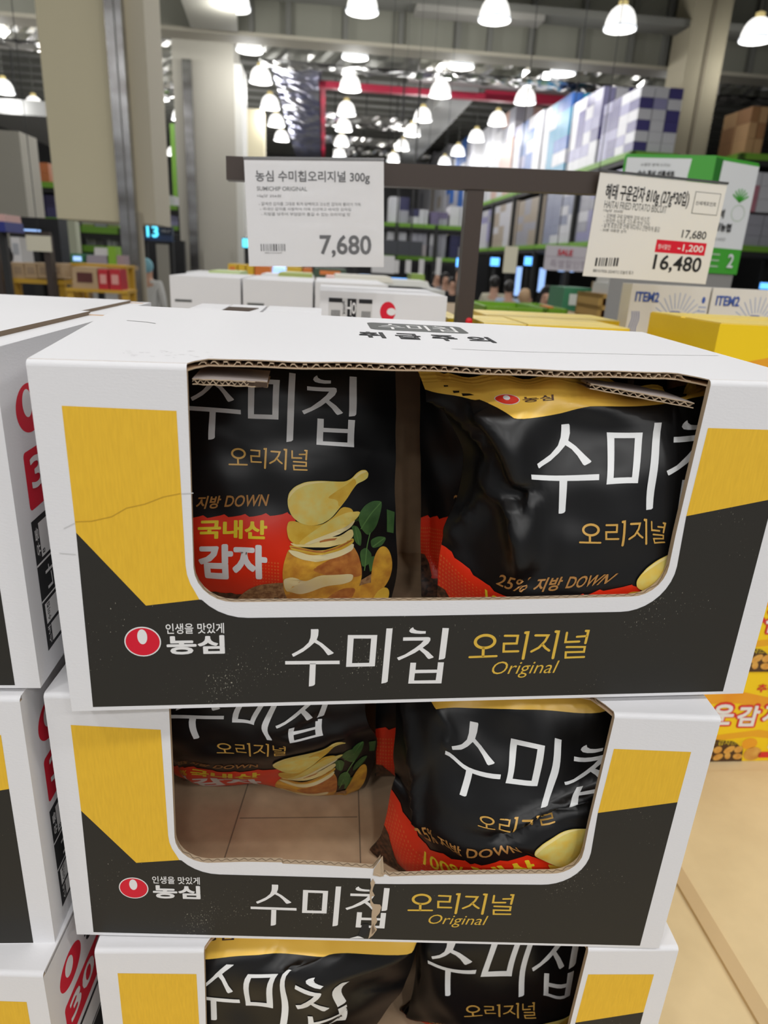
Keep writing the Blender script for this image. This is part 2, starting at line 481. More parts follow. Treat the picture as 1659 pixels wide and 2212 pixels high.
def make_carton(fr, label, group, torn=False, creased=False, rise=(0, 0), top='print', side=True, name='display_carton'):
    root = empty(name, fr, label, 'box', group)
    # ---- front panel with its window and printing
    wp = window_path(torn)
    out = [(0, 0), (W, 0), (W, H - 0.004), (0.4695, H - 0.004)] + wp[0:] + [(0.1005, H - 0.004), (0, H - 0.004)]
    mb = MB()
    mb.poly([out], lambda x, z: (x, 0, z), WHITE); mb.poly([out], lambda x, z: (x, T, z), KRAFT)
    outer = lambda p: p[0] < .001 or p[0] > W - .001 or p[1] < .001
    for i in range(len(out)):
        a, b = out[i], out[(i + 1) % len(out)]
        mb.quad((a[0], 0, a[1]), (b[0], 0, b[1]), (b[0], T, b[1]), (a[0], T, a[1]), WHITE if outer(a) and outer(b) else KRAFTC)
    fl = Flat(mb, lambda x, z, k: (x, -0.00012 * k, z))
    bo = 0.0035 if torn else 0.0
    cl = qarc(0.1365, 0.1245, 0.0440, 180, 270, 9)                       # outer edge of the white border, left
    cr = [(x, z - bo) for x, z in qarc(0.4330, 0.1225, 0.0405, 270, 360, 9)]
    midb = [(0.2745, 0.0805), (0.2750, 0.0740), (0.30, 0.0745), (0.35, 0.0765)] if torn else [(0.27, 0.0806), (0.35, 0.0812)]
    kY = [(0.0190, 0.2408), (0.0192, 0.1502), (0.0625, 0.0920), (0.1010, 0.0975)]
    # ochre left
    ci = [p for p in cl if p[1] > 0.0985]
    fl.poly([[(0.0190, 0.2405), (0.0187, 0.1502), (0.0622, 0.0918), (0.1010, 0.0965)] + ci[::-1] + [(0.0925, 0.2388)]], PYEL)
    # ochre right
    fl.poly([[(0.4745, 0.2350), (0.4722, 0.1652), (0.5410, 0.1800), (0.5415, 0.2345)]], PYEL)
    # black
    co = [p for p in cl if p[1] <= 0.0985]
    fl.poly([[(0.0187, 0.1502), (0.0160, 0.0035), (0.5405, 0.0028), (0.5410, 0.1800), (0.4722, 0.1652)] + cr[::-1] + midb[::-1] + co[::-1] + [(0.1010, 0.0965), (0.0622, 0.0918)]], PBLACK)
    logo_mark(fl, 0.0577, 0.0612, 0.0134, 0.0129)
    fl.text('인생을 맛있게', 0.0752, 0.0675, 0.1183, 0.0765, PWHITE, bold=0.012)
    fl.text('농심', 0.0750, 0.0495, 0.1183, 0.0660, PWHITE, bold=0.045)
    dz = 0.0
    fl.glyphs(SUMI, 0.1643, 0.0705 + dz, 0.1285, PWHITE, h=0.0527)
    fl.glyphs(ORI, 0.3100, 0.0672, 0.1020, PGOLD, h=0.0430)
    fl.text('Original', 0.3320, 0.0215, 0.3885, 0.0375, PGOLD, shear=0.28, bold=-0.004)
    if torn:   # the paper face is ripped away along a jagged line below the window
        rip = [(0.2766, 0.0810), (0.2790, 0.0760), (0.2775, 0.0700), (0.2770, 0.0655), (0.2795, 0.0600), (0.2765, 0.0585), (0.2770, 0.0530), (0.2790, 0.0495), (0.2850, 0.0490), (0.2865, 0.0455), (0.2850, 0.0380), (0.2822, 0.0330), (0.2835, 0.0270), (0.2812, 0.0215), (0.2838, 0.0165), (0.2800, 0.0085), (0.2760, 0.0040),
               (0.2768, 0.0100), (0.2775, 0.0170), (0.2782, 0.0225), (0.2778, 0.0300), (0.2776, 0.0370), (0.2780, 0.0445), (0.2760, 0.0480), (0.2752, 0.0560), (0.2745, 0.0640), (0.2755, 0.0700), (0.2745, 0.0760)]
        fl.poly([rip[::-1]], KRAFTC, 5)
        fl.poly([[(0.2765, 0.0850), (0.2830, 0.0835), (0.2868, 0.0845), (0.2835, 0.0880), (0.2827, 0.1040), (0.2795, 0.0985), (0.2770, 0.0925)]], KRAFTC, 5)
        fl.poly([[(0.2790, 0.0100), (0.2822, 0.0150), (0.2805, 0.0200), (0.2798, 0.0250), (0.2786, 0.0180)]], mat('torn_fibre', (0.20, 0.14, 0.09), 0.9), 6)
        fl.poly([[(0.258, 0.0042), (0.272, 0.0046), (0.2665, 0.0078)]], PWHITE, 6)
        fl.poly([[(0.2660, 0.0068), (0.2738, 0.0068), (0.2762, 0.0150), (0.2755, 0.0235), (0.2695, 0.0235)]], PINK, 6)
        mb.add([(0.2768, -0.0006, 0.0890), (0.2830, -0.001, 0.0850), (0.2868, 0.002, 0.0840), (0.2845, 0.004, 0.1040), (0.2805, 0.003, 0.0985)], [(0, 1, 2, 3, 4)], KRAFTC)
    if creased:
        CR1 = mat('crease_ochre', (0.56, 0.33, 0.02), 0.7); CR2 = mat('crease_paper', (0.62, 0.62, 0.62), 0.7)
        fl.poly([stroke([(.0192, .1585), (.030, .1590), (.044, .1625), (.0545, .1690), (.067, .1720), (.080, .1775), (.0915, .1800)], .0006)], CR1, 3)
        fl.poly([stroke([(.0930, .1800), (.1005, .1805)], .0007)], CR2, 3); fl.poly([stroke([(.006, .1345), (.0165, .1335)], .0006)], CR2, 3); fl.poly([stroke([(.011, .1535), (.0185, .1575)], .0006)], CR2, 3)
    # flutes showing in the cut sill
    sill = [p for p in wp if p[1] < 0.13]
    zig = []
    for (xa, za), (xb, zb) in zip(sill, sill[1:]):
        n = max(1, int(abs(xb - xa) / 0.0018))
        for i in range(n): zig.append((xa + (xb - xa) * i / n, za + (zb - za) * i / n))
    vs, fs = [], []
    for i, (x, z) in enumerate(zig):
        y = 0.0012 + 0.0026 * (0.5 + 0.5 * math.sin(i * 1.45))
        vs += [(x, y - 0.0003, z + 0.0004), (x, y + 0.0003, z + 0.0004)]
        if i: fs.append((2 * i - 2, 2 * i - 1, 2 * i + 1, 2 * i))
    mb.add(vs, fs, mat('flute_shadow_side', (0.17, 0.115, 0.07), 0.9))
    mb.build('front_panel', root)
    # ---- ends, back, bottom
    e = MB()
    e.box(0.0, T, 0, T, D, H - 0.002, WHITE)
    e.quad((T + .0002, T, 0.001), (T + .0002, D, 0.001), (T + .0002, D, H - .003), (T + .0002, T, H - .003), KRAFT)
    e.build('end_panel', root)
    e = MB()
    e.box(W - T, T, 0, W, D, H - 0.002, WHITE)
    e.quad((W - T - .0002, D, 0.001), (W - T - .0002, T, 0.001), (W - T - .0002, T, H - .003), (W - T - .0002, D, H - .003), KRAFT)
    if side: side_print(e)
    e.build('end_panel', root)
    e = MB(); e.box(T, D - T, 0, W - T, D, H - 0.002, WHITE)
    e.quad((T, D - T - .0002, 0.001), (W - T, D - T - .0002, 0.001), (W - T, D - T - .0002, H - .003), (T, D - T - .0002, H - .003), KRAFT)
    e.build('back_panel', root)
    e = MB(); e.box(T, T, 0, W - T, D - T, 0.003, WHITE)
    e.quad((T, T, 0.0032), (W - T, T, 0.0032), (W - T, D - T, 0.0032), (T, D - T, 0.0032), KRAFT)
    CRS = mat('kraft_crease', (0.26, 0.18, 0.12), 0.9)
    for a, b in (((0.128, 0.20), (0.118, 0.03)), ((0.128, 0.145), (0.262, 0.152)), ((0.262, 0.22), (0.268, 0.07))):
        e.poly([stroke([a, b], 0.0014)], lambda x, y: (x, y, 0.0034), CRS)
    e.build('bottom_panel', root)
    # ---- top panel, cut back along the window
    def zt(x, y):
        k = rise[0] + (rise[1] - rise[0]) * (x / W)
        return H + k * (y / D)
    def notch(x):
        a = min(max((x - 0.1005) / 0.014, 0), 1); b = min(max((0.4695 - x) / 0.018, 0), 1)
        f = min(a, b); f = math.sin(f * math.pi / 2)
        return 0.004 + f * (0.022 + 0.003 * math.sin(x * 31) + 0.0015 * math.sin(x * 97))
    t = MB()
    xs = [0.0, 0.05, 0.1005] + list(np.linspace(0.1045, 0.4655, 46)) + [0.4695, 0.515, W]
    if top == 'flaps': xr = W - 0.030
    else: xr = W
    ys = [0.004, 0.05, 0.10, 0.15, 0.20, 0.25, D]
    xs = [x for x in xs if x < xr] + [xr]
    def grid(z_off, m, flip=False):
        vs = []
        for x in xs:
            y0 = notch(x)
            for j, y in enumerate(ys):
                yy = y0 if j == 0 else max(y, y0 + 0.004 * j)
                xx = x + (-(0.010) * (1 - x / W) * (yy / D) if rise[0] else 0)
                vs.append((xx, yy, zt(x, yy) + z_off))
        n = len(ys); fs = []
        for i in range(len(xs) - 1):
            for j in range(n - 1):
                q = (i * n + j, (i + 1) * n + j, (i + 1) * n + j + 1, i * n + j + 1)
                fs.append(q[::-1] if flip else q)
        t.add(vs, fs, m, False)
        return vs, n
    A, n = grid(0.0, WHITE)
    B, _ = grid(-0.0008, KRAFT, True)
    C2, _ = grid(-0.0045, KRAFT)
    Dn, _ = grid(-0.0053, KRAFT, True)
    for U, L in ((A, B), (C2, Dn)):
        k = len(xs)
        fr_u = [U[i * n] for i in range(k)]; fr_l = [L[i * n] for i in range(k)]
        t.add(fr_u + fr_l, [(k + i, k + i + 1, i + 1, i) for i in range(k - 1)], KRAFTC)
    ku = [A[(len(xs) - 1) * n + j] for j in range(n)]; kl = [Dn[(len(xs) - 1) * n + j] for j in range(n)]
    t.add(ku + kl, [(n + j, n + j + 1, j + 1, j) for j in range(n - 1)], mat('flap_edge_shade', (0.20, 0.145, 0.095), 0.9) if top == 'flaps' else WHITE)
    ku = [A[j] for j in range(n)]; kl = [Dn[j] for j in range(n)]
    t.add(ku + kl, [(j, j + 1, n + j + 1, n + j) for j in range(n - 1)], WHITE)
    ku = [A[i * n + n - 1] for i in range(len(xs))]; kl = [Dn[i * n + n - 1] for i in range(len(xs))]; k = len(xs)
    t.add(ku + kl, [(i, i + 1, k + i + 1, k + i) for i in range(k - 1)], WHITE)
    wave_ribbon(t, 0.106, 0.464, H - 0.0043, H - 0.0010, lambda x: notch(x) + 0.0004, 0.02, KRAFTC)
    # rounded fold from the front to the top
    for xa, xb in ((0.0, 0.1005), (0.4695, W)):
        vs = []
        for k in range(7):
            a = math.pi / 2 * k / 6
            for x in (xa, xb): vs.append((x, 0.004 - 0.004 * math.cos(a), H - 0.004 + 0.004 * math.sin(a)))
        t.add(vs, [(2 * i, 2 * i + 1, 2 * i + 3, 2 * i + 2) for i in range(6)], WHITE, True)
        t.add([(xa, 0.004, H - 0.004), (xa, 0.0, H - 0.004), (xa, 0.0012, H - 0.0012), (xa, 0.004, H)], [(0, 1, 2, 3)], KRAFTC)
    if top == 'print':
        fl = Flat(t, lambda x, y, k: (x, y, zt(x, y) + 0.00013 * k))
        fl.poly([rrect(0.241, 0.205, 0.338, 0.259, 0.008)], PGREY, 1)
        fl.glyphs(SUMI, 0.2505, 0.252, 0.079, PWHITE, h=0.040)
        for i, ch in enumerate('취급주의'):
            fl.text(ch, 0.2265 + i * 0.0335, 0.150, 0.2265 + i * 0.0335 + 0.0235, 0.186, PINK, 1, bold=.035)
        CRL = mat('score_line', (0.42, 0.42, 0.42), 0.8)
        fl.poly([stroke([(0.30, 0.1045), (0.36, 0.104), (0.48, 0.116), (0.55, 0.128)], 0.0012)], CRL, 1)
        fl.poly([stroke([(0.020, 0.190), (0.037, 0.186), (0.046, 0.180)], 0.0013)], PGREY, 1)
        for k in range(26):
            x = random.uniform(0.05, 0.12); y = random.uniform(0.02, 0.05)
            fl.poly([stroke([(x, y), (x + random.uniform(.001, .004), y + random.uniform(-.001, .001))], 0.0004)], CRL, 1)
    t.build('top_panel', root)
    if top == 'flaps':
        s = MB()
        vs = []
        for k in range(7):
            a = math.pi / 2 * k / 6
            x = W - 0.010 + 0.010 * math.sin(a); z = H - 0.014 + 0.010 * math.cos(a)
            for y in (0.004, D): vs.append((x, y, z))
        vs = [(W - 0.034, 0.004, H - 0.004), (W - 0.034, D, H - 0.004)] + vs
        s.add(vs, [(2 * i, 2 * i + 2, 2 * i + 3, 2 * i + 1) for i in range(7)], WHITE, True)
        s.add([(W - 0.034, 0.004, H - 0.004)] + [vs[i] for i in range(2, 16, 2)] + [(W - 0.034, 0.004, H - 0.014)], [tuple(range(9))[::-1]], WHITE)
        s.build('end_flap', root)
    return root

BOX = [(-0.2341, 0.4462, -0.3403, 0.1264, 0.0071, -0.0036), (-0.2693, 0.4713, -0.6123, 0.0354, 0.009, 0.0051), (-0.2486, 0.4584, -0.8850, 0.0635, 0.0017, 0.0039),
       (-0.8259, 0.4152, -0.3367, 0.0938, 0.0012, -0.0015), (-0.8417, 0.4166, -0.6070, 0.0747, -0.0016, 0.0056), (-0.8402, 0.4148, -0.8774, 0.0239, 0.0002, 0.0005)]
FR = [frame(*b) for b in BOX]
GF = 'white printed display cartons of black crisp bags'
make_carton(FR[0], 'topmost display carton of the middle stack, its window showing two black bags', GF, rise=(0.0125, 0.0055), side=False, creased=True)
make_carton(FR[1], 'display carton with a ripped window sill, second down in the middle stack', GF, torn=True, side=False)
make_carton(FR[2], 'lowest display carton of the middle stack, only its top showing', GF, side=False)
make_carton(FR[3], 'topmost display carton of the stack left of the ripped carton, cut by the photo edge', GF, top='flaps')
make_carton(FR[4], 'middle display carton of the stack at the left photo edge', GF, top='plain')
make_carton(FR[5], 'lowest display carton of the stack at the left photo edge', GF, top='plain')
# ripped flaps hanging inside the window of the top carton
c0 = [o for o in COL.objects if o.name == 'display_carton'][0]
DUSK = mat('flap_liner', (0.40, 0.35, 0.33), 0.8)
def torn_flap(x0, x1, y0, z0, z1, dy0=0, dy1=0):
    f = MB(); n = 14
    def V(k, y, dz): return (x0 + (x1 - x0) * k / n, y, z0 + (z1 - z0) * k / n + dz)
    fr = [y0 + dy0 + (dy1 - dy0) * k / n + .0012 * math.sin(k * 2.1) for k in range(n + 1)]
    for dz, m, fl_ in ((0.0042, DUSK, 0), (0.0, KRAFT, 1)):
        vs = [V(k, fr[k], dz) for k in range(n + 1)] + [V(k, .07, dz) for k in range(n + 1)]
        f.add(vs, [(k, k + 1, n + 2 + k, n + 1 + k) for k in range(n)], m)
    vs = [V(k, fr[k], 0.0) for k in range(n + 1)] + [V(k, fr[k], .0008) for k in range(n + 1)] + [V(k, fr[k], .0034) for k in range(n + 1)] + [V(k, fr[k], .0042) for k in range(n + 1)]
    N = n + 1
    f.add(vs, [(k, k + 1, N + k + 1, N + k) for k in range(n)] + [(2 * N + k, 2 * N + k + 1, 3 * N + k + 1, 3 * N + k) for k in range(n)], KRAFTC)
    zz = [(x0 + (x1 - x0) * k / 48, z0 + (z1 - z0) * k / 48 + .0021 + .0013 * math.sin(k * 1.6), y0 + dy0 + (dy1 - dy0) * k / 48 + .0006) for k in range(49)]
    vs = []
    for x, z, y in zz: vs += [(x, y, z - .0004), (x, y, z + .0004), (x, y + .02, z + .0004)]
    f.add(vs, [(3 * k, 3 * k + 3, 3 * k + 4, 3 * k + 1) for k in range(48)] + [(3 * k + 1, 3 * k + 4, 3 * k + 5, 3 * k + 2) for k in range(48)], KRAFTC)
    f.add([(x0, y0 + .008, z0 + .0004), (x1, y0 + .008, z1 + .0004), (x1, y0 + .008, z1 + .004), (x0, y0 + .008, z0 + .004)], [(0, 1, 2, 3)], mat('slot_shade', (0.06, 0.035, 0.02), 0.9))  # dark strip stands for the shade between the liners
    f.build('torn_flap', [q for q in c0.children if q.name.startswith('top_panel')][0])
torn_flap(0.102, 0.152, 0.012, 0.2545, 0.2520, 0, .010)
torn_flap(0.392, 0.4665, 0.030, 0.2560, 0.2470, 0, -.018)

# ================================================================== crisp bags
ART_X0, ART_X1, ART_Y0, ART_Y1, STEP = -0.56, 1.52, -0.42, 1.78, 0.04
def bag_art():
    """the printed design, flat: x to the right, y down, one unit about 13 cm"""
    bm = bmesh.new(); mats = []
    def put(vs, fs, m, layer):
        if m not in mats: mats.append(m)
        bv = [bm.verts.new((p[0], p[1], layer + (p[2] if len(p) > 2 else 0))) for p in vs]
        for f in fs:
            try:
                fc = bm.faces.new([bv[i] for i in f]); fc.material_index = mats.index(m)
            except ValueError: pass
    def poly(loops, m, layer):
        loops = [[(min(max(x, ART_X0), ART_X1), min(max(y, ART_Y0), ART_Y1)) for x, y in lp] for lp in loops]
        tris = tessellate_polygon([[Vector((x, y, 0)) for x, y in lp] for lp in loops])
        flat = [p for lp in loops for p in lp]
        out = []
        for t in tris:
            a, b, c = (flat[i] for i in t)
            ar = (b[0] - a[0]) * (c[1] - a[1]) - (b[1] - a[1]) * (c[0] - a[0])
            if abs(ar) > 1e-9: out.append(t if ar < 0 else (t[0], t[2], t[1]))
        put(flat, out, m, layer)
    def text(body, x0, y0, x1, y1, m, layer=4, slope=0.0, **kw):
        q, f = text_in(body, x0, 0, x1, y1 - y0, **kw)
        put([(x, y1 - y + slope * (x - x0), k * .35) for x, y, k in q], f, m, layer)
    def chai(P, n=2):
        if len(P) > 30 or len(P) < 5: return P
        for _ in range(n):
            Q = []
            for (ax, ay), (bx, by_) in zip(P, P[1:] + P[:1]):
                Q += [(ax * .8 + bx * .2, ay * .8 + by_ * .2), (ax * .2 + bx * .8, ay * .2 + by_ * .8)]
            P = Q
        return P
    G = lambda pts, ox=0.009, oy=-0.115: [(x / 1000 + ox, y / 1000 + oy - 0.055 * x / 1000) for x, y in chai(list(pts))]   # left-bag measurements
    rng = random.Random(3)
    poly([[(-.56, -.42), (1.52, -.42), (1.52, -.215), (0.96, -.16), (0.4, -.10), (-.107, -.035), (-.25, -.14), (-.4, -.24), (-.56, -.33)]], BTOP, 1)
    poly([ellipse(-.12, -.215, .075, .05)], BWHITE, 2); poly([ellipse(-.12, -.215, .069, .045)], BRED, 3); poly([ellipse(-.12, -.23, .02, .022)], BWHITE, 4)
    text('농심', -.03, -.245, .16, -.185, BSOIL, 3, bold=.03)
    for lp in SUMI: poly([[(x * .001231, y * .001231) for x, y in l] for l in lp], BWHITE, 2)
    for lp in ORI: poly([[(x * .000587 + .312, y * .000587 + .535) for x, y in l] for l in lp], BGOLD, 2)
    sl = -0.075
    text('25%', -.13, .925, .055, 1.015, BCOPPER, 2, slope=sl, shear=.25, bold=.01)
    text('지방', .085, .915, .265, 1.01, BCOPPER, 2, slope=sl, shear=.3, bold=.03)
    text('DOWN', .285, .90, .614, .985, BCOPPER, 2, slope=sl, shear=.3, bold=.02)
    top = []
    for i in range(46):
        x = -.56 + i * 1.36 / 45
        top.append((x, 1.075 - .085 * max(0, (x - .0)) + .05 * max(0, -x - .1) + .009 * math.sin(x * 41) + .006 * math.sin(x * 83)))
    poly([top + [(.80, 1.6), (-.56, 1.6)]], BRED, 1)
    for i in range(16):
        for j in range(15):
            x = -.545 + i * .026; y = 1.17 + j * .026
            if x + .56 > .44 - .012 * j: continue
            r = .0085 - .0002 * i
            poly([[(x - r, y), (x, y + r), (x + r, y), (x, y - r)]], BREDD, 2)
    for i in range(9):
        for j in range(8):
            x = .50 + i * .022; y = 1.36 + j * .022; r = .004 + .0005 * i
            poly([[(x - r, y), (x, y + r), (x + r, y), (x, y - r)]], BREDD, 2)
    text('100%', -.20, 1.125, .06, 1.215, BLEM, 3, slope=-.03, bold=.02)
    text('햇', -.21, 1.235, .055, 1.51, BWHITE, 3, slope=-.05, bold=.05)
    text('국내산', .105, 1.085, .60, 1.225, BLEM, 3, slope=-.05, bold=.045)
    text('감자', .105, 1.265, .60, 1.50, BWHITE, 3, slope=-.05, bold=.055)
    soil = [(-.56, 1.50)] + [(-.56 + i * .04, 1.52 + .05 * min(1, i / 5) + .012 * rng.random()) for i in range(1, 33)] + [(.75, 1.78), (-.56, 1.78)]
    poly([soil], BSOIL, 3)
    poly([[(-.56, 1.36), (-.50, 1.36), (-.43, 1.43), (-.38, 1.55), (-.44, 1.62), (-.56, 1.60)]], BSOIL, 4)
    poly([G([(330, 1760), (420, 1695), (520, 1660), (690, 1640), (760, 1640), (760, 1990), (330, 1990)])], BSACK, 4)
    # leaves, potatoes behind
    for lf in ([(1230, 1170), (1280, 1100), (1340, 1068), (1412, 1072), (1385, 1180), (1360, 1260), (1305, 1325), (1250, 1260)],
               [(1185, 1245), (1230, 1250), (1262, 1310), (1255, 1400), (1215, 1370), (1195, 1300)],
               [(1320, 1350), (1380, 1320), (1440, 1330), (1400, 1390), (1330, 1410)],
               [(1240, 1430), (1290, 1400), (1330, 1450), (1300, 1520), (1250, 1540)],
               [(1290, 1470), (1350, 1460), (1370, 1540), (1310, 1570)], [(1440, 1130), (1500, 1150), (1490, 1300), (1440, 1290)]):
        poly([G(lf)], BLEAF, 3)
    for vn in ([(1255, 1270), (1320, 1160), (1400, 1080)], [(1215, 1260), (1240, 1380)], [(1320, 1300), (1290, 1420), (1270, 1560)], [(1340, 1395), (1420, 1335)]):
        poly([G(stroke(vn, 7))], BLEAFL, 4)
    poly([G(ellipse(1395, 1560, 72, 170, 28, .12))], BPOT, 4)
    poly([G(ellipse(1300, 1760, 150, 100, 28, -.4))], BPOT, 5)
    poly([G(ellipse(1420, 1790, 60, 100, 20, .2))], BCHIPD, 6)
    poly([G([(1240, 1640), (1330, 1580), (1340, 1650), (1250, 1700)])], BSACK, 3)
    # the big potato and the stack above it
    pot = [(697, 1570), (708, 1510), (728, 1450), (748, 1410), (900, 1440), (1080, 1430), (1195, 1385), (1228, 1450), (1250, 1540), (1254, 1620), (1240, 1700), (1205, 1790), (1120, 1850), (960, 1870), (820, 1850), (740, 1790), (705, 1690)]
    poly([G(pot)], BPOT, 5)
    poly([G([(900, 1560), (1010, 1500), (1200, 1400), (1230, 1450), (1250, 1545), (1254, 1600), (1140, 1620), (990, 1600)])], BPOTR, 6)
    poly([G([(702, 1615), (760, 1600), (815, 1612), (870, 1640), (960, 1605), (1060, 1600), (1196, 1582), (1190, 1640), (1120, 1672), (1010, 1690), (900, 1725), (820, 1735), (740, 1700), (712, 1680)])], BPEEL, 7)
    poly([G([(990, 1810), (1130, 1700), (1230, 1690), (1205, 1790), (1120, 1850)])], BPOTR, 6)
    poly([G([(735, 1420), (800, 1430), (900, 1465), (1010, 1445), (1120, 1400), (1205, 1370), (1195, 1420), (1090, 1470), (960, 1505), (850, 1495), (770, 1460)])], BPEEL, 7)
    poly([G([(745, 1385), (850, 1410), (950, 1430), (1090, 1390), (1200, 1330), (1204, 1370), (1100, 1425), (960, 1460), (840, 1440), (760, 1420)])], BCHIPD, 8)
    poly([G([(750, 1395), (840, 1412), (950, 1432), (1080, 1400), (1190, 1345), (1196, 1352), (1085, 1412), (950, 1444), (838, 1424), (756, 1404)])], BPOTR, 9)
    poly([G([(745, 1370), (850, 1385), (980, 1330), (1100, 1320), (1190, 1262), (1205, 1320), (1150, 1370), (1010, 1400), (900, 1405), (790, 1400)])], BCHIPL, 8)
    poly([G([(960, 1350), (1080, 1328), (1060, 1345), (960, 1368)])], BPOTR, 9)
    poly([G([(728, 1270), (740, 1215), (790, 1212), (880, 1246), (980, 1236), (1060, 1180), (1120, 1110), (1180, 1120), (1200, 1150), (1120, 1240), (960, 1310), (850, 1380), (790, 1385), (742, 1345)])], BCHIPD, 9)
    poly([G([(810, 1375), (870, 1320), (960, 1250), (1060, 1190), (1150, 1150), (1250, 1140), (1225, 1190), (1150, 1245), (1050, 1290), (930, 1340), (850, 1388)])], BCHIP, 10)
    poly([G([(850, 1382), (930, 1340), (1050, 1290), (1150, 1245), (1215, 1196), (1180, 1260), (1080, 1310), (950, 1360), (880, 1385)])], BPEEL, 11)
    chip = [(735, 1060), (745, 1010), (785, 965), (860, 932), (960, 924), (1080, 931), (1140, 930), (1180, 908), (1215, 868), (1250, 848), (1285, 848), (1305, 872), (1300, 905), (1270, 925), (1220, 947), (1190, 992), (1150, 1060), (1100, 1122), (1040, 1190), (970, 1232), (890, 1246), (820, 1226), (765, 1180), (738, 1112)]
    poly([G(chip)], BCHIP, 11)
    poly([G([(1010, 1050), (1080, 1000), (1150, 950), (1200, 905), (1218, 940), (1185, 1000), (1150, 1060), (1095, 1120), (1090, 1060)])], BCHIPD, 12)
    poly([G([(1190, 905), (1222, 872), (1256, 853), (1284, 853), (1292, 862), (1240, 880), (1205, 912)])], BCHIPL, 12)
    poly([G([(738, 1070), (748, 1015), (790, 968), (862, 936), (960, 928), (1040, 931), (960, 940), (870, 952), (800, 985), (760, 1030)])], BCHIPL, 12)
    poly([G([(700, 1200), (735, 1150), (760, 1190), (740, 1215)])], BRED, 2)
    text('※이미지사진', 1.195, 1.01, 1.315, 1.035, BLEAFL, 3)
    # cut along a lattice so the printing can follow the film
    geo = lambda: bm.verts[:] + bm.edges[:] + bm.faces[:]
    x = ART_X0
    while x < ART_X1:
        bmesh.ops.bisect_plane(bm, geom=geo(), dist=1e-6, plane_co=(x, 0, 0), plane_no=(1, 0, 0)); x += STEP
    y = ART_Y0
    while y < ART_Y1:
        bmesh.ops.bisect_plane(bm, geom=geo(), dist=1e-6, plane_co=(0, y, 0), plane_no=(0, 1, 0)); y += STEP
    V = np.array([v.co[:] for v in bm.verts]); bm.verts.index_update()
    F = [[v.index for v in f.verts] for f in bm.faces]; MI = [f.material_index for f in bm.faces]
    bm.free()
    return V, F, MI, mats
ART = bag_art()

def tps_fit(A, P, lam=2e-4):
    n = len(A)
    d = np.linalg.norm(A[:, None] - A[None], axis=2)
    K = np.where(d > 0, d * d * np.log(d + 1e-12), 0) + lam * np.eye(n)
    Q = np.hstack([np.ones((n, 1)), A])
    L = np.vstack([np.hstack([K, Q]), np.hstack([Q.T, np.zeros((3, 3))])])
    return np.linalg.solve(L, np.vstack([P, np.zeros((3, P.shape[1]))]))
def tps_eval(A, Wt, X):
    d = np.linalg.norm(X[:, None] - A[None], axis=2)
    K = np.where(d > 0, d * d * np.log(d + 1e-12), 0)
    return K @ Wt[:len(A)] + np.hstack([np.ones((len(X), 1)), X]) @ Wt[len(A):]
def segdist(X, a, b):
    a, b = np.array(a), np.array(b); ab = b - a
    t = np.clip(((X - a) @ ab) / (ab @ ab), 0, 1)
    d = X - (a + t[:, None] * ab)
    side = np.sign(ab[0] * d[:, 1] - ab[1] * d[:, 0])
    return np.linalg.norm(d, axis=1), side, t
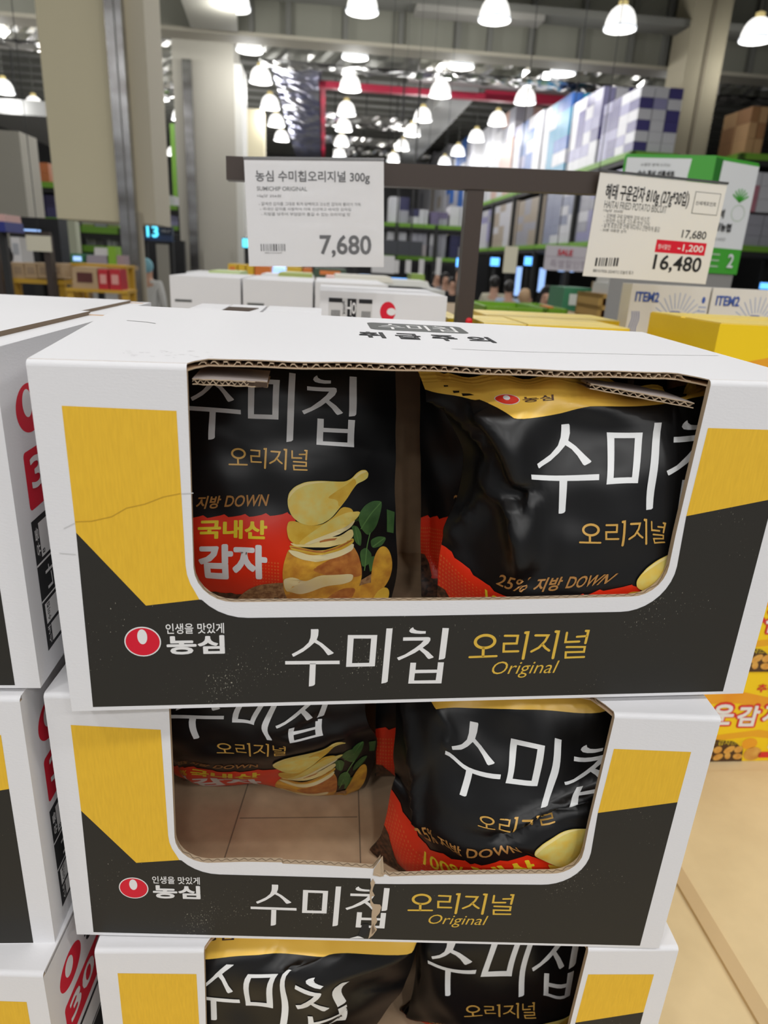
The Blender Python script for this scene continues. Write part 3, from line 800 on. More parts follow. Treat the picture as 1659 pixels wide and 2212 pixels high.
def make_bag(fr, ctrl, label, creases=(), thick=0.05, lam=2e-4):
    """ctrl: (art x, art y, where on the carton: x, depth behind the front panel, height)"""
    A = np.array([c[:2] for c in ctrl], float); P = np.array([c[2:] for c in ctrl], float)
    Wt = tps_fit(A, P, lam)
    rr = np.random.RandomState(len(label) * 7)
    ph = rr.rand(6) * 6.28
    def surf0(X): return tps_eval(A, Wt, X)
    def surf(X):
        e = 0.004
        S = surf0(X); Sx = surf0(X + [e, 0]) - S; Sy = surf0(X + [0, e]) - S
        N = np.cross(Sx, Sy); N /= np.linalg.norm(N, axis=1)[:, None] + 1e-12
        N = np.where((N[:, 1] > 0)[:, None], -N, N)
        h = 0.0010 * np.sin(X[:, 0] * 7 + X[:, 1] * 4 + ph[0]) + 0.0008 * np.sin(X[:, 0] * 13 - X[:, 1] * 9 + ph[1]) + 0.0007 * np.sin(X[:, 1] * 17 + 3 * X[:, 0] + ph[2])
        edge = np.exp(-((X[:, 1] - ART_Y0) / .22) ** 2)
        h = h + edge * 0.0022 * np.sin(X[:, 0] * 21 + ph[3])
        for (pts, amp, w, kind) in creases:
            best = None
            for a, b in zip(pts, pts[1:]):
                d, s, t = segdist(X, a, b)
                if best is None: best, sd = d, s
                else:
                    sd = np.where(d < best, s, sd); best = np.minimum(best, d)
            if kind == 'ridge': h = h + amp * np.exp(-best / w)
            elif kind == 'fold': h = h + amp * np.clip(1 - best / w, 0, 1)
            elif kind == 'step': h = h + amp * np.tanh(sd * best / w) * np.exp(-best / (w * 5))
        S = S + N * h[:, None]
        S[:, 0] = np.clip(S[:, 0], .007, W - .007); S[:, 1] = np.minimum(S[:, 1], D - .009); S[:, 2] = np.clip(S[:, 2], .0042, H - .0066)
        return S, N
    nx = int(round((ART_X1 - ART_X0) / STEP)); ny = int(round((ART_Y1 - ART_Y0) / STEP))
    gx = np.linspace(ART_X0, ART_X0 + nx * STEP, nx + 1); gy = np.linspace(ART_Y0, ART_Y0 + ny * STEP, ny + 1)
    XX, YY = np.meshgrid(gx, gy); X = np.column_stack([XX.ravel(), YY.ravel()])
    S, N = surf(X)
    base = S[(ny) * (nx + 1):].mean(0)
    root = empty('crisp_bag', fr @ Matrix.Translation(Vector(base)), label, 'bag', 'black crisp bags inside the display cartons')
    mb = MB()
    idx = lambda i, j: j * (nx + 1) + i
    q = [(idx(i, j), idx(i, j + 1), idx(i + 1, j + 1), idx(i + 1, j)) for j in range(ny) for i in range(nx)]
    mb.add(S - base, q, BBLACK, True)
    u = (X[:, 0] - ART_X0) / (nx * STEP) * 2 - 1; v = (X[:, 1] - ART_Y0) / (ny * STEP) * 2 - 1
    th = thick * np.clip(1 - u ** 4, 0, 1) * np.clip(1 - v ** 4, 0, 1) + 0.0012
    Bk = S + np.column_stack([th * 0, th, th * 0])
    Bk[:, 1] = np.minimum(Bk[:, 1], D - 0.009); Bk[:, 2] = np.clip(Bk[:, 2], 0.0045, H - 0.008)
    mb.add(Bk - base, [f[::-1] for f in q], BBLACK, True)
    rim = [idx(i, 0) for i in range(nx + 1)] + [idx(nx, j) for j in range(1, ny + 1)] + [idx(i, ny) for i in range(nx - 1, -1, -1)] + [idx(0, j) for j in range(ny - 1, 0, -1)]
    k = len(rim)
    mb.add([S[i] - base for i in rim] + [Bk[i] - base for i in rim], [(i, (i + 1) % k, k + (i + 1) % k, k + i) for i in range(k)], BBLACK)
    V, F, MI, mats = ART
    SA, NA = surf(V[:, :2])
    SA = SA + NA * (0.00040 + 0.00010 * V[:, 2])[:, None] - base
    o = len(mb.v); mb.v += [tuple(p) for p in SA]
    for m in mats: mb.mi(m)
    for f, m in zip(F, MI):
        mb.f.append([i + o for i in f]); mb.m.append(mb.mats.index(mats[m])); mb.smooth.append(True)
    mb.build('pouch', root)
    # crimped seal along the top
    st = MB(); vs = []
    m = 60
    gxs = np.linspace(ART_X0, ART_X1, m)
    X0 = np.column_stack([gxs, np.full(m, ART_Y0)])
    S0, N0 = surf(X0); S1, _ = surf(X0 + [0, 0.05]); dirv = (S0 - S1) / (np.linalg.norm(S0 - S1, axis=1)[:, None] + 1e-9)
    for r in range(6):
        p = S0 + dirv * (0.0022 * r) + N0 * (0.0005 * (r % 2))
        p[:, 2] = np.minimum(p[:, 2], H - 0.007); p[:, 1] = np.minimum(p[:, 1], D - 0.008); p[:, 0] = np.clip(p[:, 0], .007, W - .007)
        vs += [tuple(a - base) for a in p]
    st.add(vs, [(r * m + i, r * m + i + 1, (r + 1) * m + i + 1, (r + 1) * m + i) for r in range(5) for i in range(m - 1)], BTOP)
    st.build('top_seal', root)
    return root
def where(bi, px, py, off):
    """point on the sight line (px, py), off metres behind the front panel of carton bi, in the carton's own axes"""
    m = FR[bi]; R = np.array(m.to_3x3()); o = np.array(m.translation) - np.array([0, 0, ZC])
    d = R.T @ ray(px, py); c = R.T @ (-o)
    return tuple(c + d * ((off - c[1]) / d[1]))
def crop(ox, oy, s): return lambda x, y: (ox + x / s, oy + y / s)

# left bag in the top carton
c1 = crop(400, 760, 3.318)
ct = []
for ax in (-.55, 0, .5, 1.0, 1.5):
    for ay, off in ((.02, .128), (.35, .118), (.7, .108), (1.1, .100), (1.45, .098)):
        bul = .028 * abs((ax - .48)) ** 2.2
        ct.append((ax, ay) + where(0, *c1(ax * 1000 - 9, ay * 1000 + 112 + 55 * ax), off + bul))
    p = where(0, *c1(ax * 1000 - 9, 700), .11)
    ct.append((ax, -.20, p[0], .165, .2585)); ct.append((ax, -.42, p[0], .205, .2570)); ct.append((ax, 1.78, p[0], .125, .006))
make_bag(FR[0], ct, 'black crisp bag standing well back in the left half of the top carton', creases=[([(.55, 1.7), (.88, 1.42), (1.2, 1.0)], .0022, .03, 'ridge'), ([(.2, .45), (.6, .62), (1.1, .5)], .0015, .08, 'ridge')], thick=.05)
# bag hidden behind the right-hand one
ct = []
for ax in (-.55, -.116, .5, 1.0, 1.5):
    for ay in (.05, .5, .95, 1.4):
        x = 980 + (ax + .116) * (290 if ax > -.2 else 160)
        ct.append((ax, ay) + where(0, x, 1079 + (ay - .95) * 300 + 14 * ax, .172 + .03 * abs(ax - .3) ** 2))
    ct.append((ax, -.42, ct[-1][2], .25, .255)); ct.append((ax, 1.78, ct[-2][2], .175, .006))
make_bag(FR[0], ct, 'black crisp bag mostly hidden behind the bulging bag in the top carton', thick=.04, creases=[([(-.45, 1.1), (-.42, 1.35), (-.3, 1.5)], -.003, .03, 'ridge')])
# right bag in the top carton
c2 = crop(830, 780, 2.2726)
R1 = [(0, .29, 722, 568, .016), (.392, .29, 1040, 565, .010), (.47, .065, 1100, 355, .018), (.68, .338, 1243, 600, .008), (.783, .01, 1340, 308, .018), (.743, .488, 1290, 725, .008), (.2, .506, 875, 755, .013), (.221, .012, 890, 315, .024),
      (.847, .27, 1378, 545, .009), (.885, .1, 1415, 388, .014), (.312, .69, 950, 900, .011), (.9, .69, 1390, 895, .008), (.9, .535, 1395, 790, .008), (.35, .55, 985, 795, .011), (.614, .87, 1155, 1040, .008), (.29, .99, 890, 1118, .010), (.085, 1.01, 728, 1140, .014),
      (-.13, .93, 565, 1040, .034), (.6, 1.03, 1060, 1130, .008), (.76, 1.01, 1228, 1105, .008), (-.3, 1.09, 430, 1040, .050), (-.55, 1.12, 290, 915, .075), (.86, .76, 1395, 940, .008),
      (-.107, -.035, 635, 278, .046), (.96, -.16, 1500, 188, .060), (.4, -.10, 1010, 222, .050), (-.54, -.40, 205, 112, .100), (.0, -.42, 690, 114, .092), (.5, -.42, 1100, 132, .095), (.96, -.42, 1480, 174, .095),
      (-.3, .10, 500, 330, .060), (-.3, .5, 560, 640, .056), (-.5, .25, 425, 430, .085), (-.54, .65, 365, 690, .085), (-.12, .15, 640, 430, .030), (-.12, .6, 690, 760, .030), (1.2, .3, 1660, 545, .012), (1.2, .9, 1650, 1030, .012)]
ct = [(a, b) + where(0, *c2(x, y), (o + .018 * max(0, .62 - b) / .62 if -.02 < b < .62 and a > -.06 else o * .62 if b < -.2 and a > -.2 else o * .75 if b < -.02 and a > -.2 else o)) for a, b, x, y, o in R1]
ct += [(-.5, 1.78, .315, .075, .006), (0, 1.78, .375, .03, .006), (.5, 1.78, .43, .025, .006), (1.0, 1.78, .49, .025, .006), (1.5, 1.78, .548, .04, .006), (1.5, .3, .549, .03, .20), (1.5, -.2, .549, .10, .253), (-.5, 1.45, .305, .075, .05), (.4, 1.4, .42, .014, .052), (1.5, .9, .549, .03, .115)]
make_bag(FR[0], ct, 'bulging black crisp bag with gold top in the right half of the top carton', thick=.055, lam=5e-4,
         creases=[([(-.56, -.23), (-.36, .14), (-.2, .48), (-.1, .70)], .010, .045, 'ridge'), ([(-.2, -.02), (-.1, .15), (-.02, .37), (.01, .80)], .008, .035, 'step'), ([(-.21, .48), (-.12, .47), (-.02, .37)], -.007, .03, 'ridge'), ([(-.45, .75), (-.28, .5)], .006, .05, 'ridge'), ([(-.3, -.28), (-.28, -.1), (-.2, 0)], .005, .03, 'ridge'), ([(-.237, -.02), (-.1, .15), (-.01, .37), (.02, .80)], .007, .14, 'fold'), ([(-.36, .36), (-.2, .55), (.0, .80)], .008, .11, 'fold'), ([(-.30, .12), (-.21, .48), (-.02, .38)], -.007, .08, 'fold'), ([(-.5, .95), (-.36, .45)], .006, .10, 'fold'), ([(.35, -.1), (.7, .02), (1.1, 0)], .002, .08, 'ridge')])
# left bag in the ripped carton
c3 = crop(340, 1510, 2.9625)
R = [(.392, .3, 405, 120, .075), (.03, .3, 68, 118, .077), (.2, .506, 252, 258, .078), (.46, .338, 480, 148, .075), (.675, .337, 615, 160, .076), (.743, .488, 705, 258, .077), (.847, .27, 755, 165, .077), (.95, .505, 850, 280, .080), (1.21, .50, 1060, 235, .088), (1.21, .31, 1050, 130, .088),
     (.312, .69, 375, 355, .082), (.9, .69, 830, 355, .085), (.9, .55, 830, 305, .083), (.35, .55, 385, 285, .081), (1.28, .70, 1165, 265, .098), (.744, .93, 745, 428, .098), (.1, 1.06, 210, 440, .108), (.7, 1.00, 740, 445, .103), (.1, 1.5, 270, 540, .158), (.6, 1.47, 690, 545, .152), (1.0, 1.66, 960, 603, .176), (1.42, 1.1, 1330, 330, .135), (1.46, 1.45, 1290, 580, .170), (-.4, 1.0, 110, 400, .125), (-.5, .4, 30, 190, .10), (-.4, 1.5, 200, 520, .168)]
ct = [(a, b) + where(1, *c3(x, y), o) for a, b, x, y, o in R]
for a in (-.5, 0, .5, 1, 1.5):
    x = .10 + .131 * a * .8
    ct += [(a, .0, x + .005, .075 + .02 * abs(a - .5), .232), (a, -.25, x + .005, .115, .255), (a, -.42, x + .005, .15, .257), (a, 1.78, x + .01, .20, .006)]
make_bag(FR[1], ct, 'black crisp bag leaning back over the bare carton floor behind the ripped sill', thick=.045, lam=4e-4, creases=[([(.9, .40), (1.02, .37), (1.2, .30)], -.003, .03, 'ridge'), ([(1.3, .5), (1.35, 1.5)], .004, .05, 'ridge')])
# bag behind, showing red between the two
ct = []
for ax in (-.55, .0, .75, 1.5):
    for ay in (0.1, .6, 1.1, 1.5):
        x = 815 + (ax + .55) * 230
        ct.append((ax, ay) + where(1, x, 1545 + (ay - 1.0) * 260, .135 + .02 * abs(ax - .4) ** 2 + (.03 if ay > 1.2 else 0)))
    ct.append((ax, -.42, ct[-1][2], .24, .256)); ct.append((ax, 1.78, ct[-2][2], .215, .012))
make_bag(FR[1], ct, 'black crisp bag at the back of the ripped carton, red part showing between two bags', thick=.03)
# right bag in the ripped carton
c4 = crop(750, 1500, 2.8603)
R2 = [(.221, .012, 785, 180, .030), (0, .29, 607, 355, .034), (.17, .29, 725, 450, .027), (.392, .29, 933, 500, .020), (.2, .506, 712, 628, .028), (.47, .065, 1015, 278, .022), (.69, .065, 1220, 312, .018), (.68, .338, 1175, 568, .018), (.458, .338, 975, 545, .020), (.783, .01, 1305, 275, .018), (.76, .3, 1260, 520, .018), (.743, .488, 1200, 690, .018), (.847, .27, 1340, 545, .018), (.885, .1, 1400, 395, .018), (.93, 0, 1450, 310, .020),
      (.312, .69, 800, 815, .022), (.35, .55, 830, 735, .022), (.9, .69, 1305, 795, .018), (.9, .535, 1305, 705, .018), (-.13, .93, 455, 790, .050), (.085, 1.0, 600, 930, .030), (.29, .99, 750, 1005, .022), (.614, .87, 1045, 950, .016),
      (-.55, 1.10, 285, 590, .085), (-.3, 1.09, 430, 860, .056), (.1, 1.06, 720, 1020, .024), (.6, 1.02, 1130, 1008, .016), (-.3, 1.20, 380, 980, .060), (.744, .90, 1155, 985, .016), (.86, .76, 1290, 870, .014),
      (-.107, -.035, 560, 92, .062), (.96, -.16, 1560, 112, .050), (.4, -.1, 1000, 92, .048), (-.5, .1, 325, 190, .095), (-.3, .3, 430, 440, .062), (-.55, .6, 300, 480, .095), (1.2, .4, 1640, 560, .02), (-.54, 1.45, 222, 880, .09)]
ct = [(a, b) + where(1, *c4(x, y), (o + .026 * max(0, .62 - b) / .62 if -.02 < b < .62 and a > -.06 else o)) for a, b, x, y, o in R2]
ct += [(-.5, 1.78, .285, .095, .008), (0, 1.78, .36, .05, .006), (.5, 1.78, .42, .03, .006), (1.0, 1.78, .48, .03, .006), (1.5, 1.78, .548, .04, .006), (1.5, .3, .549, .04, .19), (1.5, -.2, .549, .09, .255), (1.5, .9, .549, .035, .11), (-.5, -.42, .30, .14, .256), (.2, -.42, .37, .115, .258), (.9, -.42, .46, .11, .258), (1.5, -.42, .548, .13, .257)]
make_bag(FR[1], ct, 'dented black crisp bag filling the right half of the ripped carton', thick=.05, lam=3e-4,
         creases=[([(.55, .78), (.80, .60), (1.2, .50)], -.008, .04, 'ridge'), ([(.62, .60), (.86, .52), (1.2, .42)], .005, .04, 'ridge'), ([(.3, .80), (.6, .80), (1.0, .72)], -.004, .05, 'ridge'), ([(-.1, -.05), (.03, .1), (.0, .22)], .006, .03, 'ridge'), ([(.5, .82), (.78, .62), (1.2, .50)], -.007, .09, 'fold'), ([(.55, .66), (.85, .52), (1.25, .40)], .007, .10, 'fold'), ([(-.45, -.2), (-.28, .35), (-.12, .9)], .006, .10, 'fold'), ([(-.42, -.1), (-.25, .5), (-.1, .95)], .005, .04, 'ridge')])
# lowest carton
c5 = crop(400, 2010, 1.8433)
L3 = [(.392, .29, 208, 283, .012), (.47, .065, 250, 175, .014), (.69, .065, 370, 175, .010), (.68, .338, 350, 308, .008), (.783, .01, 415, 158, .010), (.743, .488, 375, 390, .008), (.93, 0, 500, 178, .012), (.847, .27, 440, 300, .010), (1.22, .01, 645, 200, .020), (.96, .31, 490, 340, .012), (.2, .10, 130, 170, .016), (.0, -.13, 85, 76, .030), (.3, -.13, 290, 74, .026), (.75, -.16, 560, 92, .026), (1.2, -.18, 880, 98, .050), (1.5, .10, 880, 180, .075), (1.5, .8, 740, 380, .06), (1.35, .3, 760, 260, .040)]
ct = [(a, b) + where(2, *c5(x, y), o) for a, b, x, y, o in L3]
ct += [(-.5, -.1, .02, .05, .245), (-.5, .5, .015, .03, .16), (-.5, 1.78, .015, .05, .006), (.5, 1.78, .14, .03, .006), (1.5, 1.78, .27, .06, .006), (.5, 1.2, .15, .009, .085), (-.5, -.42, .02, .09, .258), (.3, -.42, .12, .075, .259), (.9, -.42, .20, .08, .259), (1.5, -.42, .30, .10, .256)]
make_bag(FR[2], ct, 'black crisp bag with folded gold top in the left half of the lowest carton', thick=.05, creases=[([(.45, -.42), (.45, -.1)], .004, .03, 'ridge'), ([(.95, -.42), (.95, -.12)], .004, .03, 'ridge'), ([(1.1, .6), (1.35, .1)], -.004, .05, 'ridge')])
R3 = [(0, .29, 968, 122, .068), (.392, .29, 1150, 160, .062), (.2, .506, 1045, 258, .064), (.221, .012, 1065, 28, .070), (.458, .338, 1175, 180, .060), (.68, .338, 1300, 182, .060), (.743, .488, 1330, 260, .060), (.847, .27, 1380, 152, .060), (.95, .505, 1428, 262, .060), (.955, .31, 1430, 168, .060), (1.21, .31, 1545, 160, .066), (1.2, .5, 1525, 258, .066), (.312, .69, 1108, 342, .062), (.9, .69, 1405, 352, .060), (.9, .535, 1400, 286, .060), (.35, .55, 1125, 290, .062), (-.5, .3, 930, 140, .11), (-.5, .9, 900, 340, .10)]
ct = [(a, b) + where(2, *c5(x, y), o) for a, b, x, y, o in R3]
ct += [(-.5, 1.78, .315, .12, .006), (.5, 1.78, .42, .07, .006), (1.5, 1.78, .548, .08, .006), (.5, 1.2, .42, .055, .07), (1.5, .4, .549, .09, .18), (-.5, -.42, .32, .16, .258), (.4, -.42, .40, .15, .26), (1.4, -.42, .54, .15, .258), (.5, -.12, .42, .095, .252)]
make_bag(FR[2], ct, 'black crisp bag in the right half of the lowest carton, without gold showing', thick=.045)

# ================================================================== the shop: structure (building axes, heights from the camera)
BASES = {}
def thing(name, base, label, cat, group=None):
    m = Matrix.Translation(b2w(base)) @ Matrix.Rotation(BY, 4, 'Z')
    o = empty(name, m, label, cat, group)
    BASES[o.name] = tuple(base)
    return o
def part(mb, name, root, under=None):
    b = BASES[root.name]
    if under is not None: return mb.build(name, under, lambda p: (p[0] - b[0], p[1] - b[1], p[2] - b[2]))
    return mb.build(name, root, lambda p: (p[0] - b[0], p[1] - b[1], p[2] - b[2]))
def single(mb, name, label, cat, group=None, kind=None):
    """a thing that is one mesh: origin at its base"""
    V = np.array(mb.v); b = ((V[:, 0].min() + V[:, 0].max()) / 2, (V[:, 1].min() + V[:, 1].max()) / 2, V[:, 2].min())
    o = mb.build(name, None, lambda p: (p[0] - b[0], p[1] - b[1], p[2] - b[2]))
    o.matrix_world = Matrix.Translation(b2w(b)) @ Matrix.Rotation(BY, 4, 'Z')
    return tag(o, label, cat, group, kind)
def struct(mb, name): return tag(mb.built(name), kind='structure')
def ext(px0, py0, px1, py1, Y):
    """x0, x1, z0, z1 of the upright rectangle at depth Y that fills this part of the view"""
    mx, my = (px0 + px1) / 2, (py0 + py1) / 2
    return PB(px0, my, Y)[0], PB(px1, my, Y)[0], PB(mx, py1, Y)[2], PB(mx, py0, Y)[2]

C_FLOOR = mat('polished_floor', (0.30, 0.29, 0.27), 0.35, noise=(1.2, (0.36, 0.35, 0.33), 1.6))
C_CEIL = mat('roof_deck_grey', (0.40, 0.40, 0.37), 0.8, noise=((0.3, 9.0, 1), (0.28, 0.28, 0.26), 2.0))
C_BEAM = mat('beam_grey_green', (0.27, 0.27, 0.22), 0.75)
C_BEAMD = mat('beam_rib_dark', (0.17, 0.17, 0.15), 0.8)
C_WALL = mat('wall_dim_grey', (0.13, 0.13, 0.13), 0.9)
C_COL = mat('column_beige', (0.80, 0.73, 0.51), 0.8, noise=(0.9, (0.74, 0.675, 0.47), 1.5))
C_COLG = mat('column_pale_grey', (0.50, 0.475, 0.41), 0.8, noise=(0.7, (0.46, 0.44, 0.38), 1.5))
C_STEEL = mat('steel_guard', (0.42, 0.42, 0.42), 0.25, metal=0.9, noise=((2, 2, 5), (0.20, 0.19, 0.18), 2.5))
C_FOIL = mat('foil_wrap', (0.74, 0.73, 0.71), 0.20, metal=1.0)
C_FOILB = mat('foil_wrap_blue', (0.34, 0.36, 0.66), 0.25, metal=0.9, noise=((1.6, 1.0, 1), (0.66, 0.66, 0.68), 3))
C_RED = mat('sprinkler_red', (0.40, 0.012, 0.045), 0.5)
C_BLK = mat('display_black', (0.012, 0.012, 0.014), 0.4)
C_NAVY = mat('display_navy', (0.02, 0.03, 0.06), 0.5)

mb = MB(); mb.quad((-30, -6, -ZC), (30, -6, -ZC), (30, 50, -ZC), (-30, 50, -ZC), C_FLOOR); struct(mb, 'floor')
ZCE = 6.1
mb = MB(); mb.box(-30, -16, ZCE, 30, 50, ZCE + .15, C_CEIL)
for k in range(24):
    y = 17 + k * 1.35; mb.box(-30, y, ZCE - .16, 30, y + .1, ZCE, C_BEAMD)
struct(mb, 'ceiling')
mb = MB(); mb.box(-30, 49.8, -ZC, 30, 50, ZCE, C_WALL); struct(mb, 'wall_back')
mb = MB(); mb.box(-24, -6, -ZC, -23.8, 50, ZCE, C_WALL); struct(mb, 'wall_left')
mb = MB(); mb.box(23.8, -6, -ZC, 24, 50, ZCE, C_WALL); struct(mb, 'wall_right')
# the deep girder with stiffener ribs
YG = 16.3
zb = PB(700, 88, YG)[2]
mb = MB()
mb.box(-24, YG + .1, zb, 24, YG + .35, ZCE, C_BEAM)
mb.box(-24, YG - .1, zb - .05, 24, YG + .5, zb + .02, mat('beam_flange', (0.42, 0.39, 0.31), 0.7))
for px in (100, 200, 440, 543, 623, 746, 865, 989, 1058, 1147, 1257, 1365, 1440, 1631):
    x = PB(px, 80, YG)[0]; mb.box(x - .05, YG - .06, zb, x + .05, YG + .12, ZCE, C_BEAMD)
struct(mb, 'trim_1')
z2 = PB(1000, 22, YG - .8)[2]
mb = MB(); mb.box(-24, YG - 1.0, z2, 24, YG - .4, z2 + .12, C_BEAMD); mb.box(PB(900, 25, YG - 1)[0], YG - .95, z2 - .1, PB(1180, 25, YG - 1)[0], YG - .5, z2, mat('beam_haunch', (0.30, 0.29, 0.26), 0.7)); struct(mb, 'trim_2')
# diagonal brace beam running towards us at the upper left
p0, p1 = PB(412, 60, 16.0), PB(330, -60, 11.0)
mb = MB(); mb.hexa([(p0[0], p0[1], p0[2]), (p0[0] + .9, p0[1], p0[2]), (p1[0] + .9, p1[1], p0[2]), (p1[0], p1[1], p0[2]), (p0[0], p0[1], p0[2] + .9), (p0[0] + .9, p0[1], p0[2] + .9), (p1[0] + .9, p1[1], p0[2] + .9), (p1[0], p1[1], p0[2] + .9)], mat('beam_pale', (0.40, 0.39, 0.33), 0.7)); struct(mb, 'trim_3')
# red sprinkler mains and the red-edged opening
mb = MB()
x0, x1, za, zc = ext(690, 178, 850, 194, 22); mb.box(x0, 22, za, x1 + 3.6, 22.25, zc - .02, C_RED)
x0, x1, za, zc = ext(1048, 198, 1300, 226, 22); mb.box(x0, 22, za + .02, x1, 22.25, zc - .06, C_RED)
p0, p1 = PB(692, 178, 22), PB(699, 330, 40)
mb.hexa([(p0[0], 22, p0[2] - .1), (p0[0] + .15, 22, p0[2] - .1), (p0[0] + .15, 40, p0[2] - .1), (p0[0], 40, p0[2] - .1), (p0[0], 22, p0[2] + .05), (p0[0] + .15, 22, p0[2] + .05), (p0[0] + .15, 40, p0[2] + .05), (p0[0], 40, p0[2] + .05)], C_RED)
struct(mb, 'trim_4')
# columns
YC2 = 18.6
x0, x1, _, _ = ext(380, 300, 508, 310, YC2)
mb = MB(); mb.box(x0, YC2, -ZC, x1, YC2 + 1.3, ZCE, C_COLG); mb.box(x1, YC2 + .05, -ZC, x1 + .17, YC2 + 1.2, zb, mat('column_edge_highlight', (0.72, 0.71, 0.66), 0.6))  # side face coloured paler to carry its highlight
xg = PB(411, 300, YC2)[0]; mb.box(xg - .10, YC2 - .12, -ZC, xg + .10, YC2, zb - .02, C_STEEL)
mb.box(PB(440, 560, YC2)[0], YC2 - .06, -ZC, PB(500, 560, YC2)[0], YC2 - .01, PB(470, 537, YC2)[2], C_COLG)
struct(mb, 'column_2')
YC1 = 8.2
x0, x1, _, _ = ext(100, 240, 275, 250, YC1)
zk = PB(200, 476, YC1)[2]
mb = MB()
mb.box(x0, YC1, zk, x1, YC1 + .9, ZCE, C_COL)
x2 = PB(318, 250, YC1)[0]
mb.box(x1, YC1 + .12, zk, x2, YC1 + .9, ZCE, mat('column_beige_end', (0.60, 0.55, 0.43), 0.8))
xa, xb = PB(268, 560, YC1)[0], PB(309, 560, YC1)[0]
mb.box(xa, YC1 + .02, -ZC, xb, YC1 + .10, zk + .1, mat('column_steel_beige', (0.46, 0.41, 0.31), 0.6))
xs0, xs1 = PB(247, 250, YC1)[0], PB(282, 250, YC1)[0]
mb.box(xs0, YC1 - .10, -ZC, xs1, YC1 + .02, ZCE, C_STEEL)
mb.box((xs0 * .45 + xs1 * .55), YC1 - .11, -ZC, (xs0 * .4 + xs1 * .6), YC1 - .09, ZCE, C_BEAMD)
struct(mb, 'column_1')
YC3 = 15.2
x0, x1, _, _ = ext(1470, 200, 1548, 210, YC3)
mb = MB(); mb.box(x0, YC3, -ZC, x1, YC3 + .8, ZCE, mat('column_olive', (0.40, 0.36, 0.25), 0.8, noise=(0.8, (0.34, 0.30, 0.21), 1.6)))
xg = PB(1510, 200, YC3)[0]; mb.box(xg - .03, YC3 - .03, -ZC, xg + .03, YC3, ZCE, mat('column_seam', (0.22, 0.19, 0.13), 0.8))
struct(mb, 'column_3')
YC4 = 14
x0, x1, _, _ = ext(-60, 380, 52, 390, YC4)
mb = MB(); mb.box(x0, YC4, -ZC, x1, YC4 + .8, PB(20, 282, YC4)[2], C_COLG); struct(mb, 'column_4')
x0, x1, _, _ = ext(530, 300, 570, 310, 24)
mb = MB(); mb.box(x0, 24, -ZC, x1, 24.8, PB(545, 235, 24)[2], C_COL); struct(mb, 'column_5')

# foil-wrapped ducts
R_DK = mat('hanger_dark', (0.05, 0.05, 0.05), .6)
def duct(x0, y0, z0, x1, y1, z1, m, label):
    z1 = min(z1, ZCE - .2)
    mb = MB(); mb.box(x0, y0, z0, x1, y1, z1, m)
    if m.name.startswith('foil'):
        r = random.Random(int(abs(x0) * 97))
        def sheet(fn, la, lb):
            na, nb = max(2, int(la / .16)), max(2, int(lb / .13))
            P = [[fn(i / na, j / nb, (r.random() ** 2) * .07 + .015) for j in range(nb + 1)] for i in range(na + 1)]
            vs = [p for row in P for p in row]
            mb.add(vs, [t for i in range(na) for j in range(nb) for q in [(i * (nb + 1) + j, (i + 1) * (nb + 1) + j, (i + 1) * (nb + 1) + j + 1, i * (nb + 1) + j + 1)] for t in ((q[0], q[1], q[2]), (q[0], q[2], q[3]))], m)
        zt_ = min(z1, z0 + 1.2)
        sheet(lambda a, b, k: (x0 + (x1 - x0) * a, y0 - k, z0 + (zt_ - z0) * b), x1 - x0, zt_ - z0)
        sheet(lambda a, b, k: (x0 + (x1 - x0) * a, y0 + (y1 - y0) * b, z0 - k), x1 - x0, min(y1 - y0, 9))
        if y1 - y0 > 3: sheet(lambda a, b, k: (x1 + k, y0 + (y1 - y0) * a, z0 + (zt_ - z0) * b), y1 - y0, zt_ - z0)
    for t in (.12, .5, .88):
        xx = x0 + (x1 - x0) * t if x1 - x0 > y1 - y0 else (x0 + x1) / 2; yy = (y0 + y1) / 2 if x1 - x0 > y1 - y0 else y0 + (y1 - y0) * t
        mb.box(xx - .02, yy - .02, min(z1, ZCE - .1) - .05, xx + .02, yy + .02, ZCE, R_DK)
    return single(mb, 'air_duct', label, 'duct', 'foil wrapped air ducts under the roof')
xa, xb, za, zc = ext(905, 108, 1452, 172, 18.2)
duct(xa, 18.2, za, xb, 18.9, zc + .5, C_FOIL, 'crumpled silver duct running across behind the girder, right of the grey column')
xa, xb, za, zc = ext(1556, 165, 1760, 212, 18.2); duct(xa, 18.2, za, xb, 18.9, zc + .3, C_FOIL, 'short silver duct right of the olive column at the upper right edge')
xa, xb, za, zc = ext(-60, 38, 88, 84, 18.7); duct(xa, 18.7, za, xb, 19.4, zc + .3, C_FOIL, 'silver duct end left of the wide beige column')
xa, xb, za, zc = ext(318, 70, 380, 190, 21); duct(xa, 21, za, xb, 21.9, zc + .2, C_FOIL, 'crumpled silver duct between the beige and the grey columns')
xa, xb, za, zc = ext(560, 88, 905, 140, 19.4); duct(xa, 19.4, za, xb, 20.0, zc + .5, mat('foil_dull', (0.50, 0.50, 0.48), 0.3, metal=0.9), 'dull silver duct crossing above the bluish duct')
zz = PB(640, 140, 20.2)[2]
xa, xb = PB(585, 150, 20.2)[0], PB(688, 150, 20.2)[0]
duct(xa, 20.2, zz, xb, 42, zz + .7, C_FOILB, 'long bluish foil duct running away above the price card')
xa, xb, za, zc = ext(885, 166, 1340, 186, 21.2); duct(xa, 21.2, za, xb, 21.7, zc, mat('duct_plain', (0.36, 0.36, 0.35), 0.5, metal=0.4), 'plain grey duct above the red pipe')
